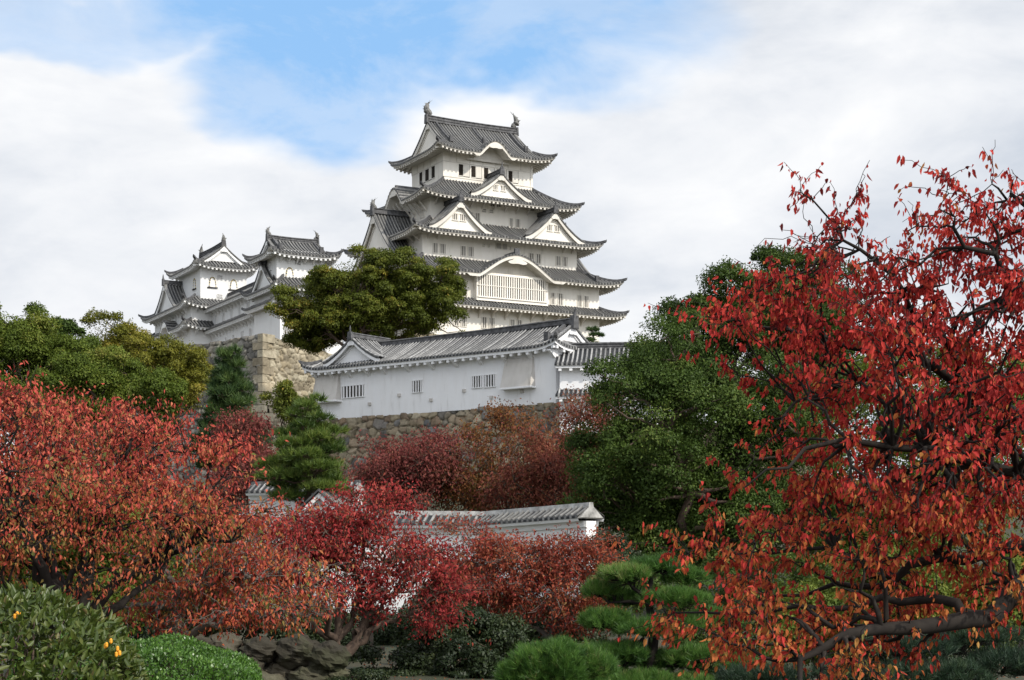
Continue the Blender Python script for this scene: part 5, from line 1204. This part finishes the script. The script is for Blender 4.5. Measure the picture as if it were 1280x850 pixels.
pine('clipped garden pine with cloud shaped pads near the huge right cherry', b, [b + [0, 0, -.3], at(813, 830, 27), at(818, 790, 27.1), at(810, 750, 27), at(815, 715, 27)],
     blobs_px([(782, 722, 34, 13, -.2), (822, 712, 34, 13), (855, 726, 30, 13, .5), (752, 742, 26, 13, .1), (790, 752, 30, 12, .4), (845, 752, 40, 13, -.2), (755, 780, 34, 15, -.3), (805, 790, 38, 14, -.5), (850, 786, 36, 15), (890, 778, 34, 15, .4), (770, 820, 40, 16, -.4), (822, 832, 42, 15, .3), (868, 826, 40, 16, -.2), (905, 838, 50, 16, .3), (790, 856, 60, 14, -.5), (860, 860, 50, 14, -.4)], 27, 1.35),
     'pine_near', 72, tuft=330, npt=26, ln=.15, wd=.0042, cone=.48, trunk_r=.11, bark='bark_dark', group=PG)
b = np.array(ground_at(690, 24))
pine('low rounded pine like a green cushion at bottom centre', b, [b + [0, 0, -.3], b + [0, 0, .3], b + [0, 0, .7]],
     blobs_px([(690, 842, 48, 36), (655, 852, 34, 22), (733, 838, 34, 26, .4), (700, 820, 26, 14)], 24, 1.1), 'pine_near', 73, tuft=420, npt=26, ln=.15, wd=.0042, cone=.42, trunk_r=.08, bark='bark_dark', group=PG, under=.2)
b = np.array(ground_at(1180, 21))
pine('dark bluish pine low under the huge right cherry', b, [b + [0, 0, -.3], at(1180, 840, 21), at(1180, 790, 21)],
     blobs_px([(1130, 815, 70, 18), (1210, 800, 70, 20, .5), (1260, 835, 70, 22), (1080, 845, 70, 20), (1170, 850, 80, 22, -.4), (960, 850, 60, 16, .3)], 21, 1.1), 'pine_dark', 74, tuft=520, npt=16, ln=.12, wd=.004, cone=.5, trunk_r=.08, bark='bark_dark', group=PG)
b = np.array([at(741, 700, 165)[0], 165, 26.0])
pine('tiny clipped pine on the slope beside the right corner of the keep', (b[0], b[1], ZY - .2), [(b[0], b[1], ZY - .4), at(742, 436, 165), at(741, 415, 165)], blobs_px([(741, 413, 8, 3), (746, 420, 9, 3), (736, 426, 8, 3), (743, 432, 9, 3)], 165), 'pine_far', 75, tuft=45, npt=14, ln=.35, wd=.03, cone=.6, trunk_r=.16, group=PG)

# ---- bush and hedge at lower left
def surface_bush(label, blobs, base, mat, seed, n, leaf, name, cat, up=.6, depth=.16, group=None, six=False, twigs=60, berries=()):
    rng = np.random.default_rng(seed); base = np.array(base, float); K = thing(name, label, cat, tuple(base), 0, group); B = blobs.copy(); B[:, :3] -= base
    ar = (B[:, 3] * B[:, 5]) ** .9; k = rng.choice(len(B), n, p=ar / ar.sum()); d = unit(rng.normal(size=(n, 3))); d[:, 2] = np.abs(d[:, 2]) * 1.0 - .25 * (rng.random(n) < .3)
    lump = 1 + .05 * np.sin(d[:, 0] * 9 + k) + .05 * np.cos(d[:, 1] * 8 + d[:, 2] * 7 + k * 2)
    r = (1 - depth * rng.random(n) ** 1.6) * lump
    pos = B[k, :3] + d * B[k, 3:6] * r[:, None]; pos[:, 2] = np.maximum(pos[:, 2], .02)
    nrm = unit(d / B[k, 3:6])
    inside = np.zeros(n, bool)
    for b in B: inside |= (((pos - b[:3]) / b[3:6]) ** 2).sum(1) < .72
    ok = ~inside; pos, nrm, k = pos[ok], nrm[ok], k[ok]; n = len(pos)
    ax = unit(nrm * .8 + rng.normal(size=(n, 3)) * .6 + np.array([0, 0, up])); nr = nrm * .9 + rng.normal(size=(n, 3)) * .6 + np.array([0, -.3, .3])
    cl = np.sin(pos[:, 0] * 9) * np.cos(pos[:, 2] * 8 + pos[:, 1] * 7) * .10
    leaf_mesh('leaves', pos, ax, nr, leaf[0] * rng.uniform(.6, 1.25, n), leaf[1] * rng.uniform(.7, 1.2, n), np.clip(rng.normal(.45, .2, n) + cl, 0, 1), LM[mat], K, six)
    sk = Skel(rng); c = B[:, :3].mean(0); sk.add_path(np.array([[c[0], c[1], -.2], [c[0], c[1], .1], [c[0], c[1], .25]]), np.array([.06, .05, .04]), 6)
    sk.grow(pos[rng.choice(n, twigs)] , 6, .02, .004, 4, .1, .0, .1)
    finish_tree(K, sk, sk.groups[:1], 'bark_brown')
    for bx_, by_, by2 in berries:
        p = at(bx_, by_, by2) - base; m = MB()
        for q in range(3):
            o_ = p + rng.normal(size=3) * .010; m.tube([o_ + [0, 0, -.018], o_ + [0, 0, -.010], o_ + [0, 0, .010], o_ + [0, 0, .018]], [.003, .010, .010, .003], 7)
        m.build('berry_cluster', M['orange'], K)
    return K
surface_bush('large glossy leafed bush with orange berries at lower left corner', blobs_px([(20, 838, 130, 95, 0, 1.0), (-90, 840, 150, 110, .3, 1.0), (90, 862, 90, 60, -.2, .7)], 11), ground_at(0, 11), 'bush', 80, 15000, (.078, .029), 'bush', 'bush', .35, .22, six=True,
             berries=[(20, 769, 10.35), (135, 803, 10.4), (145, 815, 10.35)])
surface_bush('smooth clipped bright green hedge right of the leafy bush', blobs_px([(200, 868, 125, 68, 0, 1.0), (130, 860, 90, 62, .2, .9), (90, 850, 70, 55, .6, .8)], 15), ground_at(200, 15), 'hedge', 81, 60000, (.036, .019), 'hedge', 'hedge', .5, .10)

# ---- boulders, bench and posts by the garden trees
def rock(m, c, r, rng, val):
    n1, n2 = 18, 28; th = np.linspace(0, PI, n1); ph = np.linspace(0, 2 * PI, n2, endpoint=False); T_, Ph = np.meshgrid(th, ph, indexing='ij')
    d = np.stack([np.sin(T_) * np.cos(Ph), np.sin(T_) * np.sin(Ph), np.cos(T_)], -1); f = rng.normal(size=(7, 3)); f = unit(f)
    dist = np.min(np.stack([(.80 + .15 * rng.random()) / np.maximum(d @ v, .2) for v in f] + [np.full(T_.shape, 1.05)]), 0)
    P = np.array(c) + d * np.minimum(dist, 1.05)[..., None] * np.array(r) + rng.normal(size=d.shape) * .008 + d * (.05 * np.sin(d[..., 0:1] * 7 + val * 9) * np.sin(d[..., 2:3] * 9 + val * 5))
    P[0] = P[0].mean(0); P[-1] = P[-1].mean(0); P = np.concatenate([P, P[:, :1]], 1); m.grid(P, 0, np.full(P.shape[:2], val))
rng = np.random.default_rng(5)
bw = thing('boulder_wall', 'dark mossy garden wall of big boulders under the left cherries', 'rock wall', tuple(ground_at(330, 34)))
o0 = np.array(bw.location)
for (px, py, rx, ry) in [(275, 812, 24, 20), (300, 835, 26, 16), (325, 812, 24, 14), (352, 838, 28, 16), (330, 855, 30, 12), (375, 815, 30, 20), (390, 846, 26, 14), (410, 822, 24, 18), (262, 842, 22, 16), (240, 818, 26, 22), (420, 846, 16, 14), (220, 845, 24, 18)]:
    m = MB(); Y = 34 + rng.uniform(-.4, .4); rock(m, at(px, py, Y) - o0, (rx * Y / F_PX * 1.1, .5, ry * Y / F_PX * 1.1), rng, rng.random()); m.build('boulder', M['boulder'], bw, attrname='rnd')
bp = ground_at(545, 40); bn = thing('park_bench', 'low dark wooden bench behind the forked crimson cherry', 'bench', bp, math.radians(4))
hz = at(0, 846, 40)[2] - bp[2]
m = MB()
for i in range(4): m.box(-.95, .95, -.2 + i * .11, -.11 + i * .11, hz - .06, hz)
m.build('seat', M['wood'], bn)
for sx in (-.75, .75):
    m = MB(); m.box(sx - .05, sx + .05, -.16, .2, 0, hz - .062); m.build('leg', M['wood'], bn)
pp = ground_at(459, 46); ps = thing('timber_post', 'dark upright timber post in front of bright wall gap', 'post', pp)
m = MB(); m.tube([(0, 0, -.2), (0, 0, .6), (0, 0, at(0, 815, 46)[2] - pp[2])], [.2, .17, .16], 10); m.build('shaft', M['bark_dark'], ps)
m = MB(); zt = at(0, 815, 46)[2] - pp[2]; m.box(-.5, .5, -.09, .09, zt - .02, zt + .14); m.build('cross_beam', M['bark_dark'], ps)
pp = ground_at(583, 42); ps = thing('short_post', 'short pale tan wooden post at the end of the bench', 'post', pp)
m = MB(); zt = at(0, 838, 42)[2] - pp[2]; m.tube([(0, 0, -.2), (0, 0, zt * .7), (0, 0, zt - .02), (0, 0, zt)], [.09, .09, .085, .06], 10); m.build('shaft', M['wood_pale'], ps)
coping_wall('low far white wall glimpsed past the timber post', pts((430, 60), (530, 60)), 2.2, zrow((808, 60), (808, 60)), group='tile topped plaster walls')

def fallen():
    rng = np.random.default_rng(91); n = 9000; y = rng.uniform(9, 60, n); x = rng.uniform(-.36, .36, n) * y; z = ground_h(x, y) + .012
    ax = rng.normal(size=(n, 3)); ax[:, 2] *= .15; nr = np.array([0, 0, 1.]) + rng.normal(size=(n, 3)) * .3
    o = leaf_mesh('fallen_leaves', np.stack([x, y, z], -1), ax, nr, rng.uniform(.05, .09, n), rng.uniform(.025, .045, n), np.clip(rng.normal(.5, .25, n), 0, 1), LM['cherry_low'], None)
    o['kind'] = 'stuff'
fallen()
